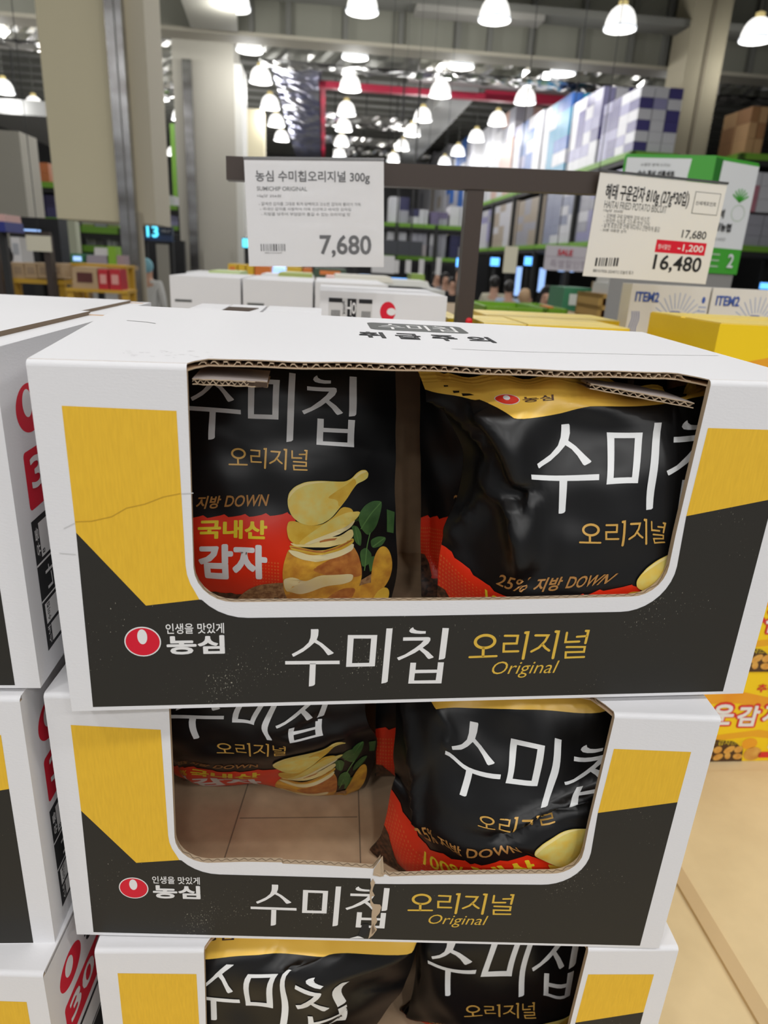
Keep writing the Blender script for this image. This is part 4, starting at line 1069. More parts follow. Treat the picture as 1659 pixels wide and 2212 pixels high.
for (a, b, c, d, Y, lb) in ((702, 250, 880, 268, 28.3, 'crumpled silver duct crossing behind the third lamps'), (702, 298, 868, 314, 35.0, 'crumpled silver duct crossing behind the fifth lamps')):
    xa, xb, za, zc = ext(a, b, c, d, Y); duct(xa, Y, za, xb, Y + .6, zc, C_FOIL, lb)
xa, xb, za, zc = ext(720, 322, 930, 342, 41); duct(xa, 41, za, xb, 42, zc, C_FOIL, 'far silver duct low over the back of the shop')
xa, xb, za, zc = ext(-80, 205, 104, 285, 24.5); duct(xa, 24.5, zc - .5, xb, 32, zc - .1, mat('duct_plain', (0, 0, 0)), 'broad grey duct at the left edge above the orange carton')
p0, p1 = PB(965, 200, 22), PB(905, 320, 38)
mb = MB(); mb.hexa([(p0[0], 22, p0[2]), (p0[0] + .9, 22, p0[2]), (p0[0] + .9, 38, p0[2]), (p0[0], 38, p0[2]), (p0[0], 22, p0[2] + .6), (p0[0] + .9, 22, p0[2] + .6), (p0[0] + .9, 38, p0[2] + .6), (p0[0], 38, p0[2] + .6)], mat('duct_plain', (0, 0, 0)))
single(mb, 'air_duct', 'grey duct running away between two rows of lamps', 'duct', 'foil wrapped air ducts under the roof')

# ------------------------------------------------------------------ bell lamps
L_BELL = mat('lamp_bell', (0.9, 0.9, 0.88), 0.4, emit=1.25, ecol=(1.0, 0.985, 0.94))
L_RING = mat('lamp_rim', (0.9, 0.9, 0.9), 0.4, emit=0.80, ecol=(0.86, 0.93, 1.0))
L_BULB = mat('lamp_core', (1, 1, 1), 0.4, emit=5.0, ecol=(1, 1, 1))
L_CAP = mat('lamp_cap', (0.75, 0.62, 0.25), 0.4, metal=0.5, emit=0.5, ecol=(1.0, 0.8, 0.35))  # yellow glow imitates the lens fringe at the bell top
def lamp_proto():
    root = thing('pendant_lamp', (0, 0, 0), 'x', 'lamp', 'bell shaped ceiling lamps')
    m = MB(); m.lathe([(0.275, -0.02), (0.285, 0.0), (0.272, 0.06), (0.262, 0.12), (0.235, 0.20), (0.19, 0.275), (0.125, 0.33), (0.06, 0.35)], (0, 0, 0), L_BELL, 24)
    sh = part(m, 'lamp_shade', root)
    m = MB(); m.lathe([(0.275, -0.02), (0.292, -0.02), (0.292, 0.02), (0.283, 0.03)], (0, 0, 0), L_RING, 24); part(m, 'rim', root, sh)
    m = MB(); m.lathe([(0.0, 0.01), (0.15, 0.01), (0.19, 0.03)], (0, 0, 0), L_BULB, 20); part(m, 'bulb', root, sh)
    m = MB(); m.lathe([(0.085, 0.33), (0.08, 0.42), (0.03, 0.44), (0.0, 0.44)], (0, 0, 0), L_CAP, 14); part(m, 'cap', root)
    m = MB(); m.tube([(0, 0, 0.43), (0, 0, ZCE - LAMP_Z + .2)], 0.012, C_BEAMD, 6); part(m, 'rod', root)
    return root
def copy_tree(o, parent=None):
    c = o.copy(); COL.objects.link(c)
    if parent is not None: c.parent = parent
    for ch in [x for x in o.children]: copy_tree(ch, c)
    return c
lamp0 = lamp_proto(); used = False
ORD = ('first', 'second', 'third', 'fourth', 'fifth', 'sixth', 'seventh', 'eighth')
ROWS = [(-1.70, (15.05, 17.76, 20.62, 23.9, 26.8, 29.95), 'the row beside the pale grey column'),
        (0.60, (14.64, 17.62, 20.72, 24.0, 26.8, 30.06, 33.6), 'the row above the 7,680 price card'),
        (2.97, (14.46, 17.68, 20.63, 24.08, 26.8, 30.16, 33.76), 'the row over the middle of the brown rail'),
        (5.27, (14.36, 17.58, 20.68, 23.82, 27.0, 30.56, 33.8), 'the row left of the blue and white cartons'),
        (7.85, (14.32,), 'the row at the right edge of the ceiling'),
        (7.75, (23.9,), 'the row half hidden by the blue wrapped load'),
        (-4.93, (23.73, 27.0), 'the row between the beige and the grey columns'),
        (-7.1, (17.87, 26.9, 33.13, 36.58), 'the row glimpsed left of the grey column'),
        (-9.6, (24.5, 26.79, 33.0), 'the row at the left edge of the ceiling')]
for X, ys, where_ in ROWS:
    for i, y in enumerate(ys):
        o = lamp0 if not used else copy_tree(lamp0)
        used = True
        o.location = b2w((X, y, LAMP_Z - .12))
        o['label'] = 'bell lamp, ' + (ORD[i] + ' back in ' if len(ys) > 1 else 'single one of ') + where_

# ================================================================== display table, price cards, rail
C_TABLE = mat('kraft_board', (0.78, 0.62, 0.36), 0.85, noise=(30, (0.72, 0.565, 0.325), 1.6), spec=0.2)
C_TEDGE = mat('kraft_board_edge', (0.62, 0.45, 0.24), 0.9)
ZT = -0.8890
mb = MB()
mb.box(-1.6, 0.15, ZT - .012, 0.48, 1.95, ZT, C_TABLE)
tb = thing('display_table', (0.2, 1.2, -ZC), 'low display table covered with brown cardboard sheets under the carton stacks', 'table')
part(mb, 'cardboard_sheet', tb)
pa, pb = PZ(1488, 1902, ZT + .004), PZ(1659, 2185, ZT + .004)
dv = pb - pa; pa2 = pa - dv * 1.2; pb2 = pb + dv * 1.2
m2 = MB(); o4 = [tuple(pa2), tuple(pb2), (2.6, pb2[1], ZT + .004), (2.6, pa2[1], ZT + .004)]
m2.hexa([(a, b, ZT - .012) for a, b, c in o4][::1] + [(a, b, ZT + .004) for a, b, c in o4], C_TABLE); part(m2, 'cardboard_sheet', tb)
n = Vector((dv[1], -dv[0], 0)).normalized() * -0.022
m2 = MB(); m2.hexa([(pa2[0], pa2[1], ZT), (pb2[0], pb2[1], ZT), (pb2[0] - n[0], pb2[1] - n[1], ZT), (pa2[0] - n[0], pa2[1] - n[1], ZT), (pa2[0], pa2[1], ZT + .0065), (pb2[0], pb2[1], ZT + .0065), (pb2[0] - n[0], pb2[1] - n[1], ZT + .0055), (pa2[0] - n[0], pa2[1] - n[1], ZT + .0055)], C_TEDGE); part(m2, 'sheet_edge', tb)
m2 = MB(); m2.box(0.48, .15, ZT - .012, 2.6, 1.95, ZT, C_TABLE); part(m2, 'cardboard_sheet', tb)
m2 = MB()
m2.box(-1.58, .2, ZT - .06, 2.58, 1.93, ZT - .012, mat('table_wood', (0.30, 0.20, 0.12), 0.8)); part(m2, 'table_frame', tb)
for x in (-1.5, .5, 2.4):
    for y in (.3, 1.8):
        m2 = MB(); m2.box(x, y, -ZC, x + .08, y + .08, ZT - .06, MATS['table_wood']); part(m2, 'leg', tb)

C_RAIL = mat('rail_brown', (0.050, 0.034, 0.026), 0.45)
C_CARD = mat('card_white', (0.80, 0.79, 0.79), 0.5)
C_CARDW = mat('card_cream', (0.82, 0.80, 0.765), 0.5)
pl = PB(491, 365, 1.36); zr = pl[2]; pr = PB(1300, 398, 1.37)
rl = thing('sign_rail', (PB(1012, 690, 1.36)[0], 1.36, ZT), 'dark brown square rail on a post carrying the price cards', 'rail')
dx = Vector((pr[0] - pl[0], pr[1] - pl[1], 0)).normalized(); nx_ = Vector((-dx[1], dx[0], 0))
def bar(mb, a, b, hw, hh, m):
    a = Vector(a); b = Vector(b); nn = nx_ * hw
    up = Vector((0, 0, hh))
    mb.hexa([a - nn - up, b - nn - up, b + nn - up, a + nn - up, a - nn + up, b - nn + up, b + nn + up, a + nn + up], m)
m = MB(); bar(m, pl, pr, .018, .0185, C_RAIL); part(m, 'crossbar', rl)
tt = (PB(1027, 400, 1.36)[0] - pl[0]) / (pr[0] - pl[0]); pc = pl + (pr - pl) * tt
m = MB(); m.box(pc[0] - .0155, pc[1] - .0155, ZT, pc[0] + .0155, pc[1] + .0155, pc[2] - .018, C_RAIL); part(m, 'post', rl)
q = PB(1013, 694, pc[1] - .016)
m = MB(); m.lathe([(0, -.0012), (.0065, -.0012), (.0068, 0)], (0, 0, 0), mat('red_dot', (0.75, 0.01, 0.02), 0.4), 16)
m.v = [(q[0] + x, pc[1] - .0158 + z, q[2] + y) for x, y, z in m.v]; part(m, 'red_sticker', rl)

def card(name, corners, Y, crop_, sz, label, m_card, draw, tilt_end=None):
    """a flat card from its corners in the picture: its plane stands upright, hung from the rail"""
    TL, TR, BR, BL = corners
    a = PB(*TL, Y); Yr = Y if tilt_end is None else tilt_end
    b = PB(*TR, Yr)
    ex = Vector(b) - Vector(a)
    # lower corners: same depth as the upper ones, hanging plumb
    d = PB(*BL, Y); c = PB(*BR, Yr)
    a, b, c, d = map(Vector, (a, b, c, d))
    nrm = (b - a).cross(a - d).normalized()
    if nrm[1] > 0: nrm = -nrm
    root = thing(name, tuple((c + d) / 2), label, 'price card', 'price cards on the brown rail')
    def at(u, v, k=0.0):        # u to the right, v downwards, 0..1
        p = a * (1 - u) * (1 - v) + b * u * (1 - v) + c * u * v + d * (1 - u) * v
        return p + nrm * k
    m = MB()
    bk = 0.0012
    m.hexa([at(0, 1, -bk), at(1, 1, -bk), at(1, 1), at(0, 1), at(0, 0, -bk), at(1, 0, -bk), at(1, 0), at(0, 0)], m_card)
    # picture crop coordinates -> card coordinates (inverse bilinear by a few Newton steps)
    Q = [np.array(p, float) for p in (TL, TR, BR, BL)]
    def uv(x, y):
        P = np.array(crop_(x, y)); u = v = .5
        for _ in range(8):
            f = Q[0] * (1 - u) * (1 - v) + Q[1] * u * (1 - v) + Q[2] * u * v + Q[3] * (1 - u) * v - P
            fu = (Q[1] - Q[0]) * (1 - v) + (Q[2] - Q[3]) * v; fv = (Q[3] - Q[0]) * (1 - u) + (Q[2] - Q[1]) * u
            du = np.linalg.solve(np.column_stack([fu, fv]), -f); u += du[0]; v += du[1]
        return u, v
    sl = 0
    def put_text(body, quad4, mt, **kw):
        (x0, y0), (x1, y1) = quad4
        xm, ym = (x0 + x1) / 2, (y0 + y1) / 2
        u0, u1, v0, v1 = uv(x0, ym)[0], uv(x1, ym)[0], uv(xm, y0 + (0 if not sl else sl))[1], uv(xm, y1 - (0 if not sl else sl))[1]
        q, f = text_in(body, 0, 0, 1, 1, **kw)
        m.add([at(u0 + (u1 - u0) * x, v1 + (v0 - v1) * y, .0004 + .00006 * k) for x, y, k in q], f, mt)
    def put_rect(x0, y0, x1, y1, mt, k=.0003):
        xm, ym = (x0 + x1) / 2, (y0 + y1) / 2
        u0, u1, v0, v1 = uv(x0, ym)[0], uv(x1, ym)[0], uv(xm, y0)[1], uv(xm, y1)[1]
        m.quad(at(u0, v1, k), at(u1, v1, k), at(u1, v0, k), at(u0, v0, k), mt)
    draw(put_text, put_rect)
    part(m, 'printed_card', root)
    g = MB(); t0 = .0016
    g.hexa([at(-.004, -.005, -.003), at(1.004, -.005, -.003), at(1.004, -.005, t0), at(-.004, -.005, t0), at(-.004, -.028, -.003), at(1.004, -.028, -.003), at(1.004, -.028, t0), at(-.004, -.028, t0)], C_STEEL)
    part(g, 'clip_strip', root)
    return root, at
def barcode(rect, x0, y0, x1, y1, seed):
    r = random.Random(seed); x = x0
    while x < x1:
        w = r.choice((7, 7, 10, 15)); rect(x, y0, min(x + w, x1), y1, PINK); x += w + r.choice((8, 10, 13))
s8 = crop(480, 330, 4.366)
def draw1(T_, R_):
    T_('농심 수미칩오리지널 300g', ((312, 165), (1390, 285)), PINK, bold=.022)
    T_('SUMICHIP ORIGINAL', ((325, 310), (795, 350)), PGREY, bold=.01)
    T_('10g당 256원', ((330, 382), (550, 414)), PGREY)
    T_('- 얇게썬 감자를 그대로 튀겨 담백하고 고소한 감자의 풍미가 가득', ((345, 456), (1305, 490)), PGREY)
    T_('- 국내산 감자를 사용하여 더욱 신선하고 바삭한 감자칩', ((355, 505), (1210, 535)), PGREY)
    T_('- 지방을 낮추어 부담없이 즐길 수 있는 오리지널 맛', ((365, 552), (1205, 584)), PGREY)
    barcode(R_, 362, 852, 598, 922, 5)
    T_('880104309', ((400, 932), (560, 946)), PGREY)
    T_('7,680', ((915, 765), (1405, 985)), PINK, bold=.045)
r1, at1 = card('price_card', ((527, 345), (829, 348), (829, 577), (538, 575)), 1.318, s8, None, 'white price card reading 7,680 in a wrinkled clear sleeve', C_CARD, draw1)
g = MB()
C_SLEEVE = mat('clear_sleeve', (0.9, 0.9, 0.92), 0.08, alpha=0.16, bump=(14, 0.5, 0.02))
n = 24; vs = []
for j in range(n + 1):
    for i in range(n + 1):
        u, v = i / n, j / n
        w = .0030 + .0026 * math.exp(-((u - .5) / .16) ** 2) * math.sin(v * 42) * math.exp(-((v - .45) / .2) ** 2) + .0008 * math.sin(u * 9 + v * 7)
        vs.append(at1(u, v, w))
g.add(vs, [(j * (n + 1) + i, (j + 1) * (n + 1) + i, (j + 1) * (n + 1) + i + 1, j * (n + 1) + i + 1) for j in range(n) for i in range(n)], C_SLEEVE, True)
part(g, 'plastic_sleeve', r1)
s6 = crop(1230, 320, 3.867)
def draw2(T_, R_):
    T_('해태 구운감자 810g (27g*30입)', ((292, 322), (992, 470)), PINK, bold=.03)
    T_('HAITAI FRIED POTATO BISCUIT', ((285, 452), (800, 512)), PGREY)
    T_('10g당 203원', ((280, 502), (436, 530)), PGREY)
    T_('- 오븐에 구워 담백한 감자 비스킷', ((285, 548), (655, 590)), PGREY)
    T_('- 바삭한 식감과 고소한 맛의 간식', ((280, 590), (655, 628)), PGREY)
    T_('- 낱개 포장으로 언제 어디서나 간편하게 즐김', ((265, 628), (740, 672)), PGREY)
    T_('- 30봉 대용량 상자', ((255, 665), (465, 692)), PGREY)
    R_(1022, 366, 1250, 548, PGREY); R_(1027, 371, 1245, 543, C_CARDW, .00045)
    T_('신세계포인트', ((1040, 440), (1225, 475)), PINK, bold=.015)
    T_('17,680', ((925, 678), (1140, 758)), PINK, bold=.012)
    R_(702, 768, 1138, 876, PRED)
    T_('행사할인', ((722, 792), (830, 836)), PWHITE)
    T_('-1,200', ((890, 798), (1115, 866)), PWHITE, bold=.012)
    T_('16,480', ((682, 890), (1098, 1042)), PINK, bold=.035)
    barcode(R_, 212, 908, 398, 982, 9)
    T_('8801019306 20240712 오늘의 특가', ((190, 1012), (520, 1046)), PGREY)
card('price_card', ((1297, 372), (1571, 400), (1524, 614), (1259, 596)), 1.335, s6, None, 'tilted white price card reading 16,480 below a red discount strip', C_CARDW, draw2, tilt_end=1.40)

# ================================================================== yellow potato snack cartons on the right
Y_YEL = mat('carton_yellow', (0.92, 0.63, 0.006), 0.45)
Y_TOP = mat('carton_yellow_flap', (0.84, 0.64, 0.13), 0.5)
Y_ORG = mat('carton_orange_swirl', (0.80, 0.27, 0.015), 0.45, noise=(14, (0.86, 0.42, 0.02), 2))
Y_ORG2 = mat('carton_amber_swirl', (0.82, 0.40, 0.015), 0.45)
Y_RED = mat('carton_letter_rim', (0.72, 0.03, 0.03), 0.45)
Y_BRN = mat('carton_photo_shade', (0.07, 0.03, 0.012), 0.45)
Y_POT = mat('carton_photo_potato', (0.62, 0.27, 0.04), 0.45, noise=(60, (0.78, 0.45, 0.10), 2.5))
YF, YX0, YW, YH, YD = 1.042, 0.605, 0.43, 0.2055, 0.24
def yellow_carton(x0, y0, z0, label):
    root = thing('snack_carton', (x0 + YW / 2, y0 + YD / 2, z0), label, 'box', 'yellow potato snack cartons')
    m = MB(); m.box(x0, y0, z0, x0 + YW, y0 + YD, z0 + YH - .0015, Y_YEL)
    fl = Flat(m, lambda x, z, k: (x0 + x, y0 - .00025 * k, z0 + z))
    fl.poly([[(0, .125), (.06, .150), (.13, .165), (.19, .162), (.25, .148), (.31, .120), (.38, .112), (YW, .126), (YW, .108), (.37, .096), (.30, .104), (.24, .128), (.17, .138), (.08, .126), (0, .104)]], Y_ORG, 1)
    fl.poly([[(0, .060), (.08, .078), (.16, .062), (.25, .074), (.36, .056), (YW, .070), (YW, .056), (.36, .044), (.24, .058), (.15, .048), (.08, .062), (0, .046)]], Y_ORG2, 1)
    for i, ch in enumerate('구운감자'):
        a = .092 + i * .052; zz = .082 + (.004 if i % 2 else 0)
        fl.text(ch, a - .003, zz - .003, a + .051, zz + .053, Y_RED, 2, bold=.09)
        fl.text(ch, a + .001, zz + .001, a + .046, zz + .048, PWHITE, 4, bold=.045)
    fl.poly([[(0, .0), (.232, .0), (.228, .030), (.205, .048), (.15, .054), (.08, .047), (0, .056)]], Y_BRN, 2)
    r = random.Random(4)
    for i in range(22):
        fl.poly([ellipse(.012 + (i % 11) * .021 + r.uniform(-.004, .004), .012 + (i // 11) * .019 + r.uniform(-.003, .003), r.uniform(.008, .0125), r.uniform(.006, .009), 14, r.uniform(0, 3))], Y_POT, 3 + i % 3)
    fl.poly([ellipse(.25, .018, .018, .016, 20)], Y_POT, 3); fl.poly([ellipse(.238, .042, .016, .013, 20)], Y_ORG, 3)
    fl.text('오븐에 구운 감자스낵', .10, .040, .222, .052, BLEM, 7)
    fl.poly([rrect(.278, .030, .30, .078, .003)], PWHITE, 3)
    fl.poly([rrect(.262, .008, .318, .022, .006)], Y_RED, 3)
    fl.text('추천', .222, .160, .262, .178, Y_RED, 3, bold=.03)
    part(m, 'carton_body', root)
    m = MB(); t = z0 + YH
    m.box(x0 + .002, y0 + .001, t - .0015, x0 + YW, y0 + YD * .47, t + .0005, Y_TOP); part(m, 'flap', root)
    m = MB(); m.box(x0 + .002, y0 + YD * .53, t - .0015, x0 + YW, y0 + YD - .001, t + .0005, Y_TOP); part(m, 'flap', root)
    return root
LV = ('lowest yellow potato snack carton, standing on the brown cardboard', 'yellow potato snack carton second from the bottom of its stack', 'yellow potato snack carton third from the bottom, hidden behind the white top carton', 'topmost yellow potato snack carton, beside the white cartons with blue print')
for k in range(4): yellow_carton(YX0 + (0, .004, -.003, 0)[k], YF + (0, -.003, .002, 0)[k], ZT + .0008 + k * (YH + .0012), LV[k])
# lower lying yellow cartons behind the stack
def plain_carton(name, px0, py0, px1, Y, depth, z0, label, group, m_body, m_top, extra=None, seam=True, h=None, cat='box'):
    x0, x1 = PB(px0, py0, Y)[0], PB(px1, py0, Y)[0]; zt_ = PB((px0 + px1) / 2, py0, Y)[2]
    if z0 is None: z0 = zt_ - h
    root = thing(name, ((x0 + x1) / 2, Y + depth / 2, z0), label, cat, group)
    m = MB(); m.box(x0, Y, z0, x1, Y + depth, zt_ - .002, m_body)
    fl = Flat(m, lambda u, v, k: (x0 + u * (x1 - x0), Y - .0004 * k, zt_ - v * (x1 - x0)))
    if extra: extra(fl)
    part(m, 'carton_body', root)
    m = MB(); m.box(x0, Y, zt_ - .002, x1, Y + depth * .485, zt_, m_top); part(m, 'flap', root)
    m = MB(); m.box(x0, Y + depth * .515, zt_ - .002, x1, Y + depth, zt_, m_top); part(m, 'flap', root)
    return root
GY = 'yellow cartons lying behind the middle stack'
ZS = -ZC
plain_carton('snack_carton', 1140, 705, 1362, 1.30, .19, ZT + .001, 'yellow carton right of the brown post, its flat top in front of the green tray', GY, Y_YEL, Y_TOP)
plain_carton('snack_carton', 1046, 699, 1138, 1.30, .19, ZT + .001, 'yellow carton just right of the brown post', GY, Y_YEL, Y_TOP)
plain_carton('snack_carton', 968, 688, 1003, 1.43, .2, ZT + .001, 'yellow carton between the red logo carton and the brown post', GY, Y_YEL, Y_TOP)
plain_carton('snack_carton', 1050, 687, 1340, 1.53, .18, ZT + .001, 'long yellow carton behind the other flat ones, nearest the green trays', GY, Y_YEL, Y_TOP)

# white cartons with blue prints
B_INK = mat('print_blue', (0.05, 0.11, 0.42), 0.5)
B_INKL = mat('print_blue_pale', (0.36, 0.43, 0.62), 0.5)
B_CARD = mat('carton_cream', (0.76, 0.74, 0.70), 0.6)
def blue_art(fl):
    fl.text('ITEM2', .06, -.20, .36, -.085, B_INK, 1, bold=.05)
    for k in range(13):
        t = math.radians(15 + 150 * k / 12)
        fl.poly([stroke([(.62 + .16 * math.cos(t), -.42 + .16 * math.sin(t)), (.62 + .30 * math.cos(t) * 1.05, -.42 + .34 * math.sin(t))], .010)], B_INKL, 1)
    fl.poly([stroke([(.30, -.45), (.36, -.44), (.44, -.36), (.55, -.30), (.64, -.30), (.74, -.36), (.80, -.46)], .013)], B_INK, 1)
    fl.poly([stroke([(.40, -.47), (.52, -.40), (.63, -.385), (.72, -.43), (.74, -.48)], .008)], B_INKL, 1)
    fl.poly([ellipse(.325, -.448, .035, .013, 16)], B_INK, 2)
    fl.poly([ellipse(.93, -.15, .022, .04, 16)], B_INK, 1)
    for k in range(5): fl.poly([[(.88, -.24 - k * .05), (.98, -.24 - k * .05), (.98, -.225 - k * .05), (.88, -.225 - k * .05)]], B_INKL, 1)
    for k in range(4): fl.poly([stroke([(.05 + k * .028, -.32 - .02 * i) for i in range(1)] + [(.05 + k * .028 + .012 * math.sin(i * 1.3), -.34 - .05 * i) for i in range(1, 8)], .010)], B_INK, 1)
def flipart(f):
    def g(fl):
        o = fl.fn
        fl.fn = lambda u, v, k: o(u, -v, k)
        f(fl)
        fl.fn = o
    return g
GB = 'white cartons with blue flower print'
plain_carton('printed_carton', 1366, 617, 1538, 1.62, .055, None, 'white carton with blue flower print standing left in its pair behind the yellow carton', GB, B_CARD, B_CARD, flipart(blue_art), h=.24)
plain_carton('printed_carton', 1541, 626, 1712, 1.62, .055, None, 'white carton with blue print, right one of the pair, cut by the photo edge', GB, B_CARD, B_CARD, flipart(blue_art), h=.24)
zq = PB(1450, 617, 1.62)[2] - .241
x0, x1 = PB(1366, 617, 1.62)[0], PB(1712, 617, 1.62)[0]
mb = MB(); mb.box(x0 + .004, 1.622, ZT + .001, x1 - .004, 1.675, zq - .0005, B_CARD); single(mb, 'printed_carton', 'plain white carton underneath the two with blue flower print', 'box', GB)
# big green and white carton
G_GRN = mat('carton_green', (0.055, 0.36, 0.035), 0.5)
G_DRK = mat('carton_green_deep', (0.02, 0.16, 0.02), 0.5)
G_WHT = mat('carton_cool_white', (0.70, 0.73, 0.76), 0.6)
pc_ = PB(1548, 340, 2.5); zt_ = pc_[2]; pl_ = PZ(1350, 336, zt_); pr_ = PZ(1641, 357, zt_)
zb_ = PB(1535, 590, 2.5)[2]
A_, B_, C_ = Vector(pc_), Vector(pl_), Vector(pr_)
D_ = B_ + C_ - A_
gr = thing('gift_carton', (float(D_[0] + A_[0]) / 2, float(D_[1] + A_[1]) / 2, zb_), 'large green and white carton turned corner-on behind the tilted price card', 'box')
m = MB()
dz_ = Vector((0, 0, zt_ - zb_))
m.hexa([B_ - dz_, A_ - dz_, C_ - dz_, D_ - dz_, B_, A_, C_, D_], G_GRN)
def face(P0, P1, k0):
    ex = (P1 - P0); L = ex.length; ex = ex / L; nn = Vector((ex[1], -ex[0], 0))
    return L, lambda x, z, k: P0 + ex * x + Vector((0, 0, z - (zt_ - zb_))) + nn * (.0008 * k)
L, fn = face(B_, A_, 0); Hh = zt_ - zb_; fl = Flat(m, fn)
fl.poly([[(L * .02, Hh * .25), (L * .66, Hh * .25), (L * .74, Hh * .985), (L * .03, Hh * .985)]], G_WHT, 1)
fl.text('소중한 분께 드리는', L * .19, Hh * .915, L * .52, Hh * .94, PGREY, 2); fl.text('순수 홍삼 선물세트', L * .17, Hh * .83, L * .58, Hh * .88, PINK, 2, bold=.02)
L2, fn = face(A_, C_, 0); fl = Flat(m, fn)
fl.poly([[(0, 0), (L2 * .10, 0), (L2 * .16, Hh), (0, Hh)]], G_DRK, 1)
fl.poly([[(L2 * .10, Hh * .235), (L2 * .995, Hh * .235), (L2 * .995, Hh * .985), (L2 * .16, Hh * .985)]], G_WHT, 1)
fl.text('추석', L2 * .14, Hh * .50, L2 * .40, Hh * .58, PINK, 2, bold=.02); fl.text('인삼농협', L2 * .12, Hh * .385, L2 * .62, Hh * .46, PINK, 2, bold=.02); fl.text('홍삼정 6년근', L2 * .14, Hh * .30, L2 * .55, Hh * .33, PGREY, 2)
for k in range(7):
    t = math.radians(30 + k * 20)
    fl.poly([stroke([(L2 * .70, Hh * .66), (L2 * (.70 + .2 * math.cos(t)), Hh * (.66 + .11 * math.sin(t)))], .006)], G_GRN, 2)
fl.poly([ellipse(L2 * .72, Hh * .56, L2 * .16, Hh * .075), ellipse(L2 * .72, Hh * .56, L2 * .145, Hh * .068)], mat('print_sage', (0.45, 0.56, 0.45), 0.6), 2)
fl.text('2', L2 * .70, Hh * .06, L2 * .84, Hh * .19, G_WHT, 2, bold=.03)
for k in range(3): fl.poly([[(L2 * .2, Hh * (.06 + .055 * k)), (L2 * .5, Hh * (.06 + .055 * k)), (L2 * .5, Hh * (.072 + .055 * k)), (L2 * .2, Hh * (.072 + .055 * k))]], mat('print_sage', (0, 0, 0)), 2)
part(m, 'carton_body', gr)
m = MB(); cen = (A_ + B_ + C_ + D_) / 4
m.hexa([cen + (p - cen) * .985 + Vector((0, 0, 0)) for p in (B_, A_, C_, D_)] + [cen + (p - cen) * .985 + Vector((0, 0, .006)) for p in (B_, A_, C_, D_)], G_GRN); part(m, 'lid', gr)
m = MB(); m.hexa([cen + (p - cen) * .95 + Vector((0, 0, -ZC - zt_)) for p in (B_, A_, C_, D_)] + [cen + (p - cen) * .95 + Vector((0, 0, zb_ - zt_ - .001)) for p in (B_, A_, C_, D_)], mat('plinth_grey', (0.25, 0.25, 0.25), 0.7))
single(m, 'display_plinth', 'grey plinth carrying the large green and white carton', 'plinth')

# ================================================================== white cartons behind the top carton
GW = 'plain white cartons behind the middle stack'
def note(fl): fl.poly([[(.06, -.36), (.30, -.36), (.30, -.325), (.06, -.325)]], PGREY, 1)
zrow = -ZC
plain_carton('white_carton', 366, 598, 519, 2.30, .5, zrow, 'white carton left in the row of three behind the stack, under the grey column', GW, WHITE, WHITE, flipart(note))
plain_carton('white_carton', 524, 606, 676, 2.30, .5, zrow, 'white carton in the middle of the row, below the 7,680 card', GW, WHITE, WHITE, flipart(note))
plain_carton('white_carton', 681, 612, 838, 2.30, .5, zrow, 'white carton right in the row, partly behind the red logo carton', GW, WHITE, WHITE)
plain_carton('white_carton', 397, 672, 470, 1.02, .16, ZT + .001, 'low white carton top right of the left stack, beside the dark slot', GW, WHITE, WHITE)
plain_carton('white_carton', 560, 684, 694, .98, .2, ZT + .001, 'low white carton top touching the left of the red logo carton', GW, WHITE, WHITE)
def slot_carton():
    x0, x1 = PB(472, 676, 1.0)[0], PB(556, 676, 1.0)[0]; z = PB(515, 676, 1.0)[2]
    r = thing('white_carton', ((x0 + x1) / 2, 1.09, ZT + .001), 'low white carton with a dark open hand slot in its top', 'box', GW)
    m = MB(); m.box(x0, 1.0, ZT + .001, x1, 1.17, z, WHITE); part(m, 'carton_body', r)
    a, b = PB(465, 671, 1.0), PB(520, 671, 1.0)
    m = MB(); m.hexa([(x0 + .002, 1.02, z), (x0 + .036, 1.02, z), (x0 + .046, 1.10, z), (x0 + .002, 1.10, z), (x0 + .002, 1.02, z + .001), (x0 + .036, 1.02, z + .001), (x0 + .046, 1.10, z + .001), (x0 + .002, 1.10, z + .001)], mat('slot_shade', (0.06, 0.035, 0.02), 0.9)); part(m, 'hand_slot', r)  # dark plate in place of the shade inside the opening
slot_carton()
def lab(fl):
    fl.poly([[(.07, -.40), (.41, -.40), (.41, -.05), (.07, -.05)]], mat('print_label_grey', (0.62, 0.61, 0.60), 0.6), 1)
    fl.poly([[(.07, -.082), (.175, -.082), (.175, -.05), (.07, -.05)]], PINK, 2); fl.poly([[(.305, -.082), (.41, -.082), (.41, -.05), (.305, -.05)]], PINK, 2)
    fl.poly([[(.215, -.40), (.285, -.40), (.285, -.05), (.215, -.05)]], PINK, 2)
    for a in (.072, .31):
        for k in range(6): fl.poly([[(a + .02 + k * .012, -.40), (a + .026 + k * .012, -.40), (a + .026 + k * .012, -.14), (a + .02 + k * .012, -.14)]], PINK, 2)
    q, f = text_in('나우', -.29, .215, -.065, .285, bold=.02)
    fl.mb.add([fl.fn(y, x, 3 + k) for x, y, k in q], f, PWHITE)
    q, f = text_in('스낵 300g', -.29, .175, -.07, .205)
    fl.mb.add([fl.fn(y, x, 3 + k) for x, y, k in q], f, PINK)
    fl.poly([ellipse(.535, -.135, .062, .075, 28)], PRED, 1); fl.poly([ellipse(.563, -.135, .036, .028, 24)], PWHITE, 2)
plain_carton('logo_carton', 691, 634, 967, 1.36, .33, ZT + .001, 'white carton with a red round logo and barcode label, left of the brown post', GW, WHITE, WHITE, flipart(lab))
